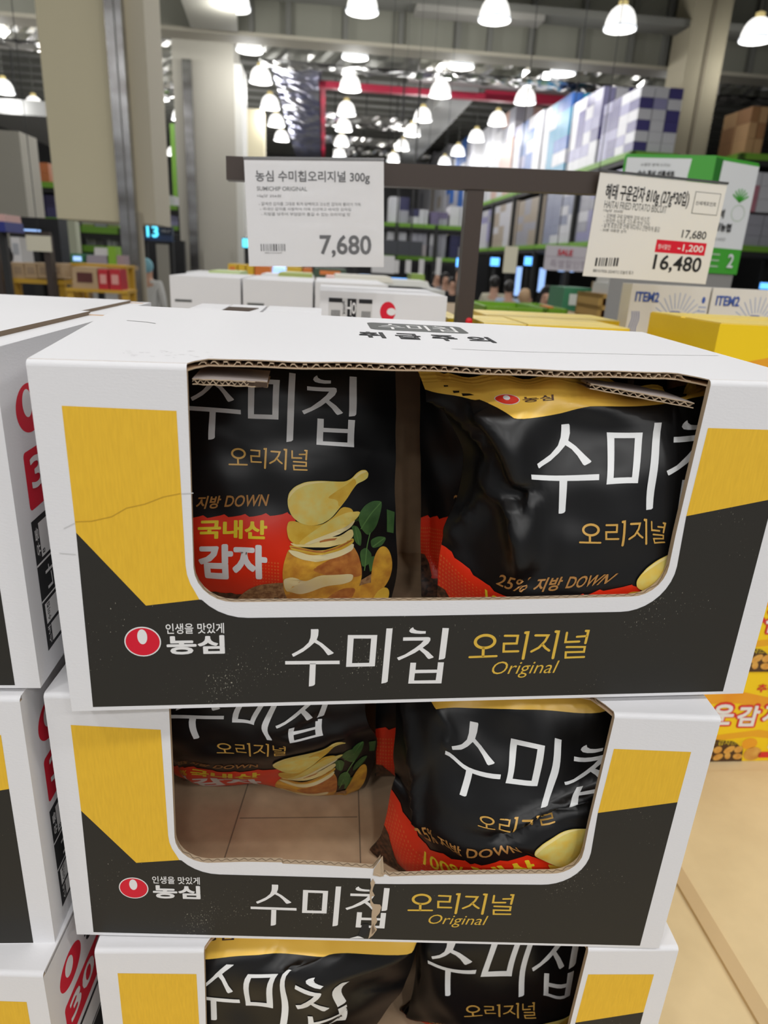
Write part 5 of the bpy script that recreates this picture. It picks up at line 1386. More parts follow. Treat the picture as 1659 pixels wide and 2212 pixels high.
# the carton behind the left stack
fr_b = frame(-.905, .75, -.345, .0938)
make_carton(fr_b, 'white carton behind the left stack with a dark slot in its lid', GF, top='flaps', side=False)
bc = [o for o in COL.objects if o.type == 'EMPTY' and o.get('label', '').startswith('white carton behind the left')][0]
m = MB(); m.poly([stroke([(.20, .17), (.30, .175), (.385, .168)], .010)], lambda x, y: (x, y, H + .0006), mat('slot_shade', (0, 0, 0)))  # slot's inner shade laid on the lid as a dark stroke
m.build('hand_slot', [q for q in bc.children if q.name.startswith('top_panel')][0])

# ================================================================== stock on the racks and the far shop
G_RACK = mat('rack_green', (0.16, 0.36, 0.03), 0.5)
R_DARK = mat('rack_dark', (0.02, 0.02, 0.02), 0.6)
def load(x0, y0, z0, x1, y1, z1, cols, label, nx=2, ny=2, nz=3, seed=0, name='pallet_load', group='wrapped loads on the racks', cat='pallet load'):
    """a block of cartons under film"""
    r = random.Random(seed); m = MB(); base_ = [r.choice(cols) for _ in range(4)]
    for i in range(nx):
        for j in range(ny):
            for k in range(nz):
                if nx > 3 and 0 < i < nx - 1 and 0 < j < ny - 1 and k < nz - 1: continue
                q = base_[(i + j) % len(base_)] if r.random() < .55 else r.choice(cols)
                c = mat('load_%d_%d_%d' % tuple(int(v * 99) for v in q), q, .38)
                g = .008
                m.box(x0 + (x1 - x0) * i / nx + g, y0 + (y1 - y0) * j / ny + g, z0 + (z1 - z0) * k / nz, x0 + (x1 - x0) * (i + 1) / nx - g, y0 + (y1 - y0) * (j + 1) / ny - g, z0 + (z1 - z0) * (k + 1) / nz - .004, c)
    return single(m, name, label, cat, group)
# right-hand pallet rack: an aisle run (depth) and an end run (across)
YE = 14.0
pe = PB(1366, 330, YE); XR, Z1 = pe[0], pe[2]
Z0 = PB(1300, 520, YE + .2)[2]
RD = PB(1462, 330, YE)[0] - XR
def rack(name, x0, y0, x1, y1, levels, bays_y, label, along='y'):
    root = thing(name, ((x0 + x1) / 2, (y0 + y1) / 2, -ZC), label, 'rack', 'pallet racks at the back of the shop')
    ups = []
    n = bays_y
    for k in range(n + 1):
        if along == 'y': pts = [(x0, y0 + (y1 - y0) * k / n), (x1, y0 + (y1 - y0) * k / n)]
        else: pts = [(x0 + (x1 - x0) * k / n, y0), (x0 + (x1 - x0) * k / n, y1)]
        for (a, b) in pts:
            m = MB(); m.box(a - .05, b - .05, -ZC, a + .05, b + .05, levels[-1] + .02, R_DARK); part(m, 'upright', root)
    for z in levels:
        m = MB(); m.box(x0 - .03, y0 - .03, z - .16, x1 + .03, y1 + .03, z - .06, R_DARK); part(m, 'deck', root)
        m = MB()
        if along == 'y': m.box(x0 - .05, y0 - .05, z - .075, x0 + .05, y1, z + .03, G_RACK)
        else: m.box(x0, y0 - .05, z - .075, x1, y0 + .05, z + .03, G_RACK)
        part(m, 'beam', root)
        m = MB()
        if along == 'y': m.box(x0, y0 - .05, z - .075, x1, y0 + .05, z + .03, G_RACK)
        else: m.box(x0 - .05, y0 - .05, z - .075, x0 + .05, y1, z + .03, G_RACK)
        part(m, 'beam', root)
    return root
rack('pallet_rack', XR, YE, XR + RD, 47.5, (Z0, Z1), 12, 'long pallet rack running away on the right with green beams')
RX1 = XR + 1.6 + 3.4
rack('pallet_rack', XR + RD + .95, YE - .6, RX1, YE + .5, (Z0, Z1), 2, 'pallet rack facing us at the right photo edge, behind the green carton', along='x')
PUR, LIL, BLU, TEA, WHT, GRY, BRN, NVY = (0.06, 0.05, 0.20), (0.30, 0.29, 0.48), (0.04, 0.13, 0.42), (0.03, 0.27, 0.46), (0.62, 0.62, 0.66), (0.36, 0.36, 0.41), (0.34, 0.17, 0.07), (0.03, 0.03, 0.10)
# upper level, from the near end backwards
z_at = lambda px, py, Y: PB(px, py, Y)[2]
def ZC_fix(z, Y): return z / Y * (YE + (Y - 8) * 1.72)   # same line of sight, true distance
tops = [(8.05, 9.1, z_at(1400, 198, 8.3), (PUR, LIL, WHT), 'violet and white wrapped load at the near corner of the upper rack shelf'),
        (9.2, 10.3, z_at(1330, 205, 9.6), (LIL, WHT, PUR), 'lilac wrapped load behind the violet corner load on the upper shelf'),
        (10.4, 11.6, z_at(1305, 226, 11), (TEA, BLU, WHT), 'teal and blue wrapped load on the upper shelf'),
        (11.7, 13.4, z_at(1270, 265, 12.5), (BLU, WHT, LIL), 'blue and white load beyond the teal one on the upper shelf'),
        (13.5, 15.4, z_at(1225, 258, 14.4), (WHT, GRY, (0.55, 0.36, 0.30)), 'tall pale grey load with rust marks on the upper shelf'),
        (15.5, 18.0, z_at(1165, 300, 16.8), (WHT, GRY), 'whitish wrapped load half way down the upper shelf'),
        (18.1, 20.6, z_at(1118, 322, 19.4), (GRY, WHT, BLU), 'grey and blue load towards the far end of the upper shelf'),
        (20.7, 23.6, z_at(1085, 335, 22), ((0.45, 0.40, 0.34), WHT), 'tan and white load last but one on the upper shelf'),
        (23.7, 27.0, z_at(1050, 348, 25), (WHT, GRY), 'farthest pale load on the upper shelf')]
for i, (a, b, z, cols, lb) in enumerate(tops):
    a, b = YE + (a - 8) * 1.72, YE + (b - 8) * 1.72; z = ZC_fix(z, (8.3, 9.6, 11, 12.5, 14.4, 16.8, 19.4, 22, 25)[i])
    load(XR + .02, a, Z1 + .03, XR + RD - .02, b, z, cols, lb, 3, 4, 6, 20 + i)
xa, xb, za, zc = ext(1355, 190, 1458, 328, YE + .15)
# lower level
low = [(8.1, 9.5, (GRY, WHT, LIL), 'grey white load at the near end of the lower rack shelf'), (9.6, 11.0, ((0.26, 0.28, 0.38), WHT), 'slate blue load second from the near end of the lower shelf'), (11.1, 12.6, ((0.40, 0.34, 0.27), GRY), 'tan load third along the lower shelf'),
       (12.7, 14.4, ((0.42, 0.36, 0.29), WHT), 'tan and white load fourth along the lower shelf'), (14.5, 16.4, (GRY, LIL, WHT), 'grey lilac load fifth along the lower shelf'), (16.5, 18.6, ((0.25, 0.28, 0.40), WHT), 'dark blue load sixth along the lower shelf'),
       (18.7, 21, (WHT, (0.5, 0.44, 0.30)), 'cream load seventh along the lower shelf'), (21.1, 24, ((0.25, 0.28, 0.40), GRY), 'dim blue load at the far end of the lower shelf')]
for i, (a, b, cols, lb) in enumerate(low):
    a, b = YE + (a - 8) * 1.72, YE + (b - 8) * 1.72
    load(XR + .02, a, Z0 + .03, XR + RD - .02, b, Z1 - .22 - .03 * (i % 3), cols, lb, 3, 4, 6, 40 + i)
# end run
xe = XR + RD + .95; YE = YE - .7
xa, xb, za, zc = ext(1566, 228, 1650, 340, YE + .2)
load(max(xa, xe + .05), YE + .15, Z1 + .03, xb, YE + 1.1, zc, (BRN, (0.5, 0.3, 0.14), (0.05, 0.05, 0.05)), 'brown cardboard load with a dark band on the upper shelf, right of the olive column', 2, 2, 3, 60)
xa, xb, za, zc = ext(1615, 350, 1720, 420, YE + .1)
load(xa, YE + .15, Z0 + .62, xb, YE + 1.0, Z1 - .25, (WHT, (0.5, 0.2, 0.25), (0.6, 0.5, 0.45)), 'pale and pink packs under the upper shelf at the right photo edge', 3, 1, 3, 61)
load(xa - .3, YE + .15, Z0 + .03, xb, YE + 1.0, Z0 + .58, (GRY, LIL, WHT), 'grey blue packs on the lower shelf at the right photo edge', 3, 1, 3, 62)

# far rack facing us behind the rail
YR = 21.0
xa, xb, _, _ = ext(770, 480, 1028, 500, YR)
zA, zB = z_at(900, 486, YR), z_at(900, 556, YR)
rack('pallet_rack', xa, YR, xb, YR + 1.1, (zB, zA), 3, 'far pallet rack facing us below the brown rail', along='x')
far = [((842, 425, 884, 478), (WHT, GRY, NVY), 'tall white wrapped load on the top of the far rack'), ((886, 452, 925, 480), (WHT, NVY), 'low white and navy packs on the top of the far rack'), ((930, 458, 968, 482), ((0.16, 0.13, 0.24), GRY), 'low violet packs on the top of the far rack'), ((972, 446, 1014, 488), (WHT, (0.7, 0.7, 0.72)), 'white wrapped load right on the top of the far rack')]
for i, ((a, b, c, d), cols, lb) in enumerate(far):
    x0, x1, z0, z1 = ext(a, b, c, d, YR + .1); load(x0, YR + .1, zA + .03, x1, YR + .9, z1, cols, lb, 2, 1, 2, 70 + i)
far2 = [((836, 498, 878, 540), ((0.55, 0.45, 0.47), WHT), 'pinkish wrapped load on the middle shelf of the far rack'), ((884, 490, 922, 542), ((0.5, 0.44, 0.46), GRY), 'rosy grey load in the middle of the far rack'), ((928, 500, 963, 556), (WHT, GRY), 'white over grey load on the middle shelf of the far rack'), ((972, 498, 1010, 548), (GRY, NVY, WHT), 'navy and grey load right on the middle shelf of the far rack')]
for i, ((a, b, c, d), cols, lb) in enumerate(far2):
    x0, x1, z0, z1 = ext(a, b, c, d, YR + .1); load(x0, YR + .1, zB + .03, x1, YR + .9, min(z1, zA - .2), cols, lb, 2, 1, 2, 80 + i)
xa, xb, za, zc = ext(830, 520, 912, 552, YR - .6)
mb = MB(); mb.box(xa, YR - .6, za, xb, YR - .5, zc, mat('header_slate', (0.05, 0.055, 0.065), .5)); mb.box(xa + .3, YR - .58, zc, xa + .34, YR - .54, ZCE, R_DARK); mb.box(xb - .34, YR - .58, zc, xb - .3, YR - .54, ZCE, R_DARK); single(mb, 'header_board', 'slate header board in front of the far rack', 'board')

# dark electronics hall at the back
YH_ = 24.5
xa, xb, za, zc = ext(560, 560, 1345, 566, YH_)
mb = MB(); mb.box(PB(560, 600, YH_)[0], YH_, -ZC, XR - .12, YH_ + .3, z_at(1100, 556, YH_), C_BLK); struct(mb, 'wall_front')
S_BLUE = mat('screen_blue', (0.05, 0.2, 0.6), .3, emit=2.2, ecol=(0.12, 0.42, 1.0))
S_PALE = mat('screen_pale', (0.3, 0.5, 0.8), .3, emit=1.1, ecol=(0.35, 0.55, 1.0))
S_CYAN = mat('screen_cyan', (0.1, 0.6, 0.8), .3, emit=1.6, ecol=(0.12, 0.75, 1.0))
def screen(px0, py0, px1, py1, Y, m, label, name='display_screen'):
    x0, x1, z0, z1 = ext(px0, py0, px1, py1, Y)
    root = thing(name, ((x0 + x1) / 2, Y, z0), label, 'screen', 'lit screens in the dark hall')
    mm = MB(); mm.box(x0, Y, z0, x1, Y + .06, z1, C_BLK); part(mm, 'casing', root)
    mm = MB(); e = min(x1 - x0, z1 - z0) * .08; mm.box(x0 + e, Y - .01, z0 + e, x1 - e, Y, z1 - e, m); part(mm, 'panel', root)
    mm = MB(); mm.box((x0 + x1) / 2 - .05, Y + .06, -ZC, (x0 + x1) / 2 + .05, Y + .12, z0 + .05, R_DARK); part(mm, 'stand', root)
for a, lb in (((984, 556, 1004, 578), 'small glowing blue screen left of the brown post'), ((1058, 555, 1080, 576), 'small glowing blue screen right of the brown post'), ((1131, 553, 1156, 575), 'small glowing blue screen right of the cream paper tag'),
              ((830, 600, 892, 614), 'wide pale blue screen above the red logo carton')):
    screen(*a, 20.0, S_BLUE, lb)
screen(1205, 577, 1240, 588, 19.0, S_PALE, 'pale lit screen under the white banner')
screen(1112, 575, 1126, 640, 21.5, S_PALE, 'narrow upright pale screen below the blue one')
screen(1162, 578, 1178, 632, 21.5, S_PALE, 'narrow upright white-blue screen right of the dark doorway')
screen(522, 514, 541, 536, 17.2, S_CYAN, 'small cyan screen at the left edge of the 7,680 card')
screen(1640, 610, 1672, 626, 14, S_BLUE, 'blue screen low at the right photo edge')
screen(775, 592, 800, 604, 20.5, S_PALE, 'pale blue screen left of the wide blue one')
# banner, tags
x0, x1, z0, z1 = ext(1178, 532, 1292, 586, 6.5)
mb = MB(); mb.box(x0, 6.5, z0, x1, 6.53, z1, mat('banner_pale', (0.60, 0.56, 0.60), .6))
fl = Flat(mb, lambda x, z, k: (x0 + x * (x1 - x0), 6.5 - .003 * k, z0 + z * (z1 - z0)))
fl.text('SALE', .22, .62, .5, .85, PRED, 1, bold=.02); fl.text('특별할인행사', .1, .12, .95, .45, mat('banner_ink', (0.42, 0.36, 0.42), .6), 1); fl.poly([[(.0, .55), (.98, .55), (.98, .57), (0, .57)]], MATS['banner_ink'], 1)
mb.tube([(x0 + .1, 6.515, z1), (x0 + .1, 6.515, ZCE)], .004, R_DARK, 5); mb.tube([(x1 - .1, 6.515, z1), (x1 - .1, 6.515, ZCE)], .004, R_DARK, 5)
single(mb, 'hanging_banner', 'pale hanging banner left of the tilted price card', 'banner')
def hang(px0, py0, px1, py1, Y, m, label, name='paper_tag', cat='tag'):
    x0, x1, z0, z1 = ext(px0, py0, px1, py1, Y)
    mb = MB(); mb.box(x0, Y, z0, x1, Y + .012, z1, m); mb.tube([((x0 + x1) / 2, Y + .006, z1), ((x0 + x1) / 2, Y + .006, ZCE)], .003, R_DARK, 5)
    return single(mb, name, label, cat, 'paper tags hanging in the shop')
CREAM = mat('paper_cream', (0.74, 0.70, 0.55), .7)
hang(1089, 532, 1117, 590, 5.0, CREAM, 'cream paper tag hanging right of the brown post')
hang(803, 552, 852, 590, 7, C_CARD, 'white paper card peeping out right of the 7,680 card')
for a, lb in (((852, 562, 862, 590), 'first'), ((876, 562, 888, 590), 'second'), ((905, 560, 916, 592), 'third'), ((942, 556, 953, 594), 'fourth')):
    hang(*a, 12, C_CARD, 'narrow white paper strip, ' + lb + ' from the left below the far rack')

# trays, crates and goods in the middle distance
TR_G = mat('tray_green', (0.20, 0.42, 0.02), .45)
def tray(px0, py0, px1, py1, Y, dep, label):
    x0, x1, z0, z1 = ext(px0, py0, px1, py1, Y); t = .012
    m = MB(); m.box(x0, Y, z0, x1, Y + t, z1, TR_G); m.box(x0, Y + dep - t, z0, x1, Y + dep, z1, TR_G); m.box(x0, Y, z0, x0 + t, Y + dep, z1, TR_G); m.box(x1 - t, Y, z0, x1, Y + dep, z1, TR_G); m.box(x0, Y, z0, x1, Y + dep, z0 + t, TR_G)
    for k in range(1, 5):
        xx = x0 + (x1 - x0) * k / 5; m.box(xx - .006, Y - .006, z0, xx + .006, Y, z1, TR_G)
    return single(m, 'plastic_tray', label, 'tray', 'green plastic trays')
zt2 = z_at(1200, 676, 2.0)
def table_under(px0, px1, Y, dep, ztop, label, m, name='display_stand'):
    x0, x1 = PB(px0, 650, Y)[0], PB(px1, 650, Y)[0]
    mb = MB(); mb.box(x0, Y, ztop - .04, x1, Y + dep, ztop, m)
    for a in (x0 + .03, x1 - .07):
        for b in (Y + .03, Y + dep - .07): mb.box(a, b, -ZC, a + .04, b + .04, ztop - .04, m)
    return single(mb, name, label, 'stand', 'display stands')
WOOD = mat('stand_wood', (0.36, 0.25, 0.13), .7)
YT = 3.4
zt3 = z_at(1120, 684, YT)
table_under(960, 1345, YT, 1.0, zt3, 'wooden stand under the green trays', WOOD)
tray(1046, 664, 1176, 684, YT + .05, .5, 'long green plastic tray left of the orange pack'); tray(1180, 667, 1226, 686, YT + .05, .5, 'shorter green plastic tray under the orange pack')
def pack(px0, py0, px1, py1, Y, dep, cols, label, name='goods_pack', cat='pack', group='packs and boxes in the middle distance'):
    x0, x1, z0, z1 = ext(px0, py0, px1, py1, Y); m = MB()
    g = (x1 - x0) * .04
    m.hexa([(x0, Y, z0), (x1, Y, z0), (x1, Y + dep, z0), (x0, Y + dep, z0), (x0 + g, Y + g, z1), (x1 - g, Y + g, z1), (x1 - g, Y + dep - g, z1), (x0 + g, Y + dep - g, z1)], cols[0])
    if len(cols) > 1:
        w, h = x1 - x0, z1 - z0
        m.quad((x0 + w * .2, Y - .002, z0 + h * .3), (x1 - w * .2, Y - .002, z0 + h * .3), (x1 - w * .2, Y + g * .4, z0 + h * .75), (x0 + w * .2, Y + g * .4, z0 + h * .75), cols[1])
    return single(m, name, label, cat, group)
ORA = mat('pack_orange', (0.75, 0.20, 0.02), .5); YLW = mat('pack_yellow', (0.78, 0.50, 0.02), .5); WHT_ = mat('pack_white', (0.68, 0.68, 0.68), .5); CYA = mat('bottle_cyan', (0.05, 0.33, 0.66), .3)
GRN_ = mat('pack_green', (0.03, 0.20, 0.09), .5); PNK = mat('pack_pink', (0.66, 0.40, 0.36), .5); DRK = mat('pack_dark_green', (0.03, 0.07, 0.03), .5); KR = mat('pack_kraft', (0.50, 0.35, 0.20), .7); RDP = mat('pack_red', (0.55, 0.02, 0.03), .4)
pack(1180, 662, 1196, 676, YT + .1, .12, (ORA,), 'small orange pack in the shorter green tray')
pack(1215, 622, 1285, 676, 4.2, .3, (GRN_, mat('panel_white', (0.66, 0.70, 0.66), .6)), 'green panel box with white print behind the blue bottles')
def bottle(px, py0, py1, Y, m, label):
    c = PB(px, py1, Y); z1 = z_at(px, py0, Y); h = z1 - c[2]; r = h * .16
    mb = MB(); mb.lathe([(0, 0), (r, 0), (r * 1.02, h * .08), (r, h * .62), (r * .75, h * .74), (r * .38, h * .82), (r * .36, h * .90)], (c[0], Y, c[2]), m, 14)
    o = thing('water_bottle', (c[0], Y, c[2]), label, 'bottle', 'blue bottles beside the wooden crates'); bb = part(mb, 'bottle_body', o)
    mb = MB(); mb.lathe([(r * .42, h * .88), (r * .42, h), (0, h)], (c[0], Y, c[2]), WHT_, 12); part(mb, 'cap', o, bb)
bottle(1262, 650, 688, YT + .2, CYA, 'left blue bottle beside the wooden crates'); bottle(1282, 650, 690, YT + .2, CYA, 'right blue bottle beside the wooden crates')
def crate(px0, py0, px1, py1, Y, dep, label):
    x0, x1, z0, z1 = ext(px0, py0, px1, py1, Y); m = MB(); CR = mat('crate_ply', (0.55, 0.33, 0.09), .6); t = .02
    m.box(x0, Y + dep - t, z0, x1, Y + dep, z1, CR)
    w = x1 - x0; h = z1 - z0
    for k in range(3): m.box(x0 + (w - t) * k / 2, Y, z0, x0 + (w - t) * k / 2 + t, Y + dep, z1, CR)
    for k in range(3): m.box(x0, Y, z0 + (h - t) * k / 2, x1, Y + dep, z0 + (h - t) * k / 2 + t, CR)
    r = thing('wooden_crate', ((x0 + x1) / 2, Y, z0), label, 'crate'); part(m, 'frame', r)
    for i in range(2):
        for j in range(2):
            m = MB(); a = x0 + t + i * (w - t) / 2; b = z0 + t + j * (h - t) / 2
            m.box(a + .01, Y + .06, b, a + (w - t) / 2 - t - .01, Y + dep - t, b + (h / 2 - t) * (.8 if i else .6), (RDP, DRK, ORA, C_BLK)[i + 2 * j]); part(m, 'goods', r)
crate(1291, 636, 1352, 696, 3.3, .3, 'yellow wooden crate shelf left of the white cartons with blue print')
pack(1312, 612, 1356, 638, 3.32, .2, (WHT_, mat('label_grey2', (0.45, 0.47, 0.5), .6)), 'white packet on top of the wooden crate shelf')
pack(1318, 588, 1372, 612, 3.9, .2, (WHT_,), 'white carton showing below the tilted price card'); pack(1361, 600, 1377, 612, 3.88, .02, (mat('pack_blue', (0.03, 0.10, 0.40), .5),), 'small blue pack beside the white packet')
table_under(1316, 1380, 3.86, .3, z_at(1346, 612.5, 3.9), 'narrow stand behind the wooden crate shelf', WOOD)
# heap of trays and goods behind the white row
zr2 = z_at(600, 606, 3.3)
gg = [((492, 570, 512, 592), (YLW, ORA), 'small yellow pack, first in the row below the price card'), ((514, 571, 530, 592), (YLW,), 'yellow pack, second in the row'), ((532, 572, 548, 594), (YLW,), 'amber yellow pack, third in the row'), ((550, 575, 586, 596), (ORA,), 'orange pack in the middle of the row below the price card'), ((588, 577, 616, 592), (S_PALE,), 'pale lit tablet in the row below the price card'), ((618, 577, 652, 594), (YLW,), 'yellow pack right of the lit tablet'), ((654, 579, 674, 594), (ORA,), 'orange pack beside the dark green one'), ((676, 580, 750, 600), (DRK, ORA), 'dark green pack right in the row below the price card')]
for (a, b, c, d), cols, lb in gg: pack(a, b, c, d, 4.2, .25, cols, lb)
table_under(470, 770, 4.15, .6, z_at(600, 597, 4.2), 'narrow stand under the row of yellow and orange packs', WOOD)
for (a, b, c, d), cols, lb in [((400, 588, 470, 600), (WHT_,), 'flat white tray lying on the left white carton'), ((448, 586, 520, 598), (mat('tray_lime', (0.50, 0.62, 0.25), .5),), 'flat lime tray lying behind the left white carton'), ((560, 594, 680, 606), (WHT_,), 'flat white tray on the middle white carton'), ((600, 590, 676, 599), (mat('tray_olive', (0.36, 0.42, 0.10), .5),), 'flat olive tray behind the middle white carton'), ((700, 600, 832, 616), (PNK,), 'flat pink tray on the right white carton'), ((720, 596, 850, 608), (mat('tray_cream', (0.70, 0.67, 0.58), .6),), 'flat cream tray behind the pink one'), ((800, 606, 930, 618), (mat('tray_pale', (0.62, 0.62, 0.58), .6),), 'flat pale tray behind the red logo carton')]:
    pack(a, b, c, d, 2.9, .3, cols, lb, name='flat_tray', cat='tray', group='flat trays behind the white cartons')
table_under(380, 960, 2.86, .5, z_at(640, 612, 2.9), 'pale stand holding the flat trays behind the white cartons', mat('stand_pale', (0.5, 0.5, 0.48), .6))
table_under(886, 922, 4.98, .3, z_at(903, 606.5, 5), 'thin stand under the lime green pack', WOOD)
pack(888, 592, 918, 606, 5, .25, (mat('pack_lime', (0.30, 0.45, 0.08), .5),), 'lime green pack right of the pale blue screen')

# left side of the shop
YL = 6.2
zl = z_at(70, 602, YL)
for i in range(5):
    a = -2 + i * 27.5
    pack(a, 567 + .6 * i, a + 26.5, 601, YL, .35, (KR, mat('pack_kraft_print', (0.36, 0.25, 0.15), .7)), ('leftmost', 'second', 'third', 'fourth', 'rightmost')[i] + ' kraft carton in the row of five at the left photo edge', name='kraft_carton', cat='box', group='kraft cartons in a row at the left')
YP = mat('pallet_yellow', (0.62, 0.36, 0.03), .5)
def shelf_box(px0, py0, px1, py1, Y, dep, m, label, name, cat, legs=True):
    x0, x1, z0, z1 = ext(px0, py0, px1, py1, Y); mb = MB(); mb.box(x0, Y, z0, x1, Y + dep, z1, m)
    if legs:
        for a in (x0, x1 - .05): mb.box(a, Y + .02, -ZC, a + .05, Y + .07, z0, m); mb.box(a, Y + dep - .07, -ZC, a + .05, Y + dep - .02, z0, m)
    return single(mb, name, label, cat)
shelf_box(-20, 602, 137, 612, YL - .02, .5, YP, 'yellow shelf under the five kraft cartons', 'yellow_shelf', 'shelf')
shelf_box(150, 571, 272, 577, YL + .25, .3, YP, 'yellow orange shelf top behind the red packs', 'yellow_shelf', 'shelf')
pack(155, 577, 211, 624, YL - .3, .3, (KR, mat('print_chocolate', (0.10, 0.02, 0.015), .5)), 'kraft carton with a dark round picture left of the red packs', name='kraft_carton', cat='box')
pack(212, 582, 234, 626, YL - .3, .2, (RDP, mat('pack_red_print', (0.75, 0.35, 0.3), .4)), 'left red pack beside the steel guarded column'); pack(236, 582, 261, 628, YL - .3, .2, (RDP, MATS['pack_red_print']), 'right red pack beside the steel guarded column')
shelf_box(142, 625, 275, 632, YL - .32, .3, YP, 'low yellow shelf carrying the red packs', 'yellow_shelf', 'shelf')
# black board with a cream notice, small brown rail
x0, x1, z0, z1 = ext(22, 470, 130, 572, 9.0)
mb = MB(); mb.box(x0, 9.0, -ZC, x1, 9.3, z1, C_BLK); single(mb, 'black_board', 'tall black board at the left, behind the cream notice', 'board')
hang(57, 509, 110, 543, 6.0, CREAM, 'cream notice hanging from the small brown rail at the left')
shelf_box(-20, 498, 106, 505, 6.05, .05, C_RAIL, 'small brown sign rail at the left photo edge', 'sign_rail', 'rail', legs=True)
screen(42, 495, 88, 501, 8.8, S_PALE, 'thin pale blue screen on the black board')
pack(24, 512, 45, 566, 7.5, .3, (C_CARD, MATS['label_grey2']), 'white printed panel left of the cream notice')
# orange carton and violet load on a green-edged shelf
YO = 16
xa, xb, za, zc = ext(56, 392, 126, 404, YO)
rack('pallet_rack', xa, YO, xb, YO + 1, (z_at(90, 472, YO), z_at(90, 396, YO)), 1, 'short green beamed rack left of the wide beige column', along='x')
x0, x1, z0, z1 = ext(60, 350, 106, 392, YO + .1); load(x0, YO + .1, z_at(90, 396, YO) + .03, x1, YO + .9, z1, ((0.45, 0.13, 0.05), (0.5, 0.16, 0.06)), 'orange carton block on the short rack at the left', 2, 1, 2, 5)
x0, x1, z0, z1 = ext(76, 420, 120, 470, YO + .1); load(x0, YO + .1, z_at(90, 472, YO) + .03, x1, YO + .9, z1, ((0.05, 0.04, 0.14), (0.09, 0.08, 0.22)), 'dark violet wrapped load on the lower shelf of the short rack', 2, 1, 2, 6)
pack(-14, 478, 11, 500, 5, .3, (mat('basket_blue', (0.02, 0.03, 0.22), .4),), 'blue basket at the left photo edge', name='basket', cat='basket'); pack(-14, 462, 10, 478, 5.02, .26, (PNK,), 'pink goods heaped in the blue basket')
x0, x1 = PB(-14, 500, 5)[0], PB(11, 500, 5)[0]
xm = (x0 + x1) / 2 - .03; mb = MB(); mb.box(xm - .02, 5.1, -ZC, xm + .02, 5.14, z_at(0, 500, 5), R_DARK); single(mb, 'basket_post', 'dark post under the blue basket', 'post')
# pale green panel and shelves seen under the cladding
x0, x1, z0, z1 = ext(131, 476, 166, 575, 12); mb = MB(); mb.box(x0, 12, -ZC, x1, 12.2, z1, mat('panel_mint', (0.55, 0.58, 0.44), .7)); single(mb, 'mint_panel', 'pale mint panel below the wide beige column', 'panel')
xa, xb, _, _ = ext(172, 490, 262, 500, 13)
rack('pallet_rack', xa, 13, xb, 13.9, (z_at(215, 535, 13), z_at(215, 494, 13)), 1, 'green edged shelf seen below the wide beige column', along='x')
for (a, b, c, d), cols, lb, Y in [((230, 505, 262, 530), (GRY, WHT), 'silver grey packs on the shelf below the beige column', 13.1), ((186, 515, 206, 534), ((0.5, 0.5, 0.45), WHT), 'cream pots on the shelf below the beige column', 13.1), ((176, 478, 258, 492), (WHT, (0.3, 0.4, 0.1), GRY), 'small clear packs on the upper green edged shelf', 13.1)]:
    x0, x1, z0, z1 = ext(a, b, c, d, Y); load(x0, Y, (z_at(215, 494, 13) if d < 500 else z_at(215, 535, 13)) + .03, x1, Y + .5, max(z1, (z_at(215, 494, 13) if d < 500 else z_at(215, 535, 13)) + .12), cols, lb, 3, 1, 2, 9, group='small goods on the left shelves', cat='pack', name='goods_pack')
pack(152, 548, 182, 570, 7.2, .3, (GRN_, S_PALE), 'green framed screen pack left of the lime one'); pack(186, 552, 232, 572, 7.2, .3, (mat('pack_lilac', (0.36, 0.32, 0.38), .5),), 'lilac packs between the green screen pack and the lime pack'); pack(203, 535, 234, 552, 7.22, .25, (WHT_,), 'white packs above the lilac packs'); pack(233, 532, 251, 572, 7.2, .2, (mat('pack_lime2', (0.25, 0.50, 0.03), .5),), 'upright lime pack left of the steel guarded column'); pack(252, 552, 268, 572, 7.2, .2, (mat('pack_rose', (0.42, 0.30, 0.32), .5),), 'rose pack against the steel guarded column')
table_under(145, 270, 7.1, .6, z_at(210, 573, 7.2), 'stand under the lime and lilac packs', WOOD)
# checkout sign with a lit number
x0, x1, z0, z1 = ext(306, 488, 372, 518, 14)
sg = thing('number_sign', ((x0 + x1) / 2, 14, z0), 'navy sign board with the lit number 13 left of the grey column', 'sign')
mb = MB(); mb.box(x0, 14, z0, x1, 14.15, z1, C_NAVY); mb.box(x0, 13.98, z0 - .02, x1, 14.15, z0 + .08, mat('sign_blue', (0.04, 0.07, 0.16), .4)); bd = part(mb, 'board', sg)
mb = MB(); q, f = text_in('13', x0 + (x1 - x0) * .18, z0 + .04, x0 + (x1 - x0) * .56, z1 - .0, bold=.06); mb.add([(a, 13.96 - .002 * k, b) for a, b, k in q], f, S_CYAN); part(mb, 'lit_number', sg, bd)
mb = MB(); q, f = text_in('SELF', x0 + (x1 - x0) * .66, z0 + .14, x0 + (x1 - x0) * .95, z1 - .06, bold=.0); mb.add([(a, 13.98, b) for a, b, k in q], f, WHT_); part(mb, 'lettering', sg, bd)
mb = MB(); mb.box(x0, 14.02, -ZC, x0 + .08, 14.1, z0, R_DARK); part(mb, 'post', sg); mb = MB(); mb.box(x1 - .08, 14.02, -ZC, x1, 14.1, z0, R_DARK); part(mb, 'post', sg)
x0, x1, z0, z1 = ext(340, 528, 368, 640, 15); mb = MB(); mb.box(x0, 15, -ZC, x1, 15.1, z1, C_COLG); single(mb, 'grey_panel', 'grey panel behind the number sign posts', 'panel')
x0, x1, z0, z1 = ext(306, 518, 400, 640, 17); mb = MB(); mb.box(x0, 17, -ZC, x1, 17.2, z1, C_BLK); single(mb, 'dark_partition', 'dark partition behind the number sign', 'panel')
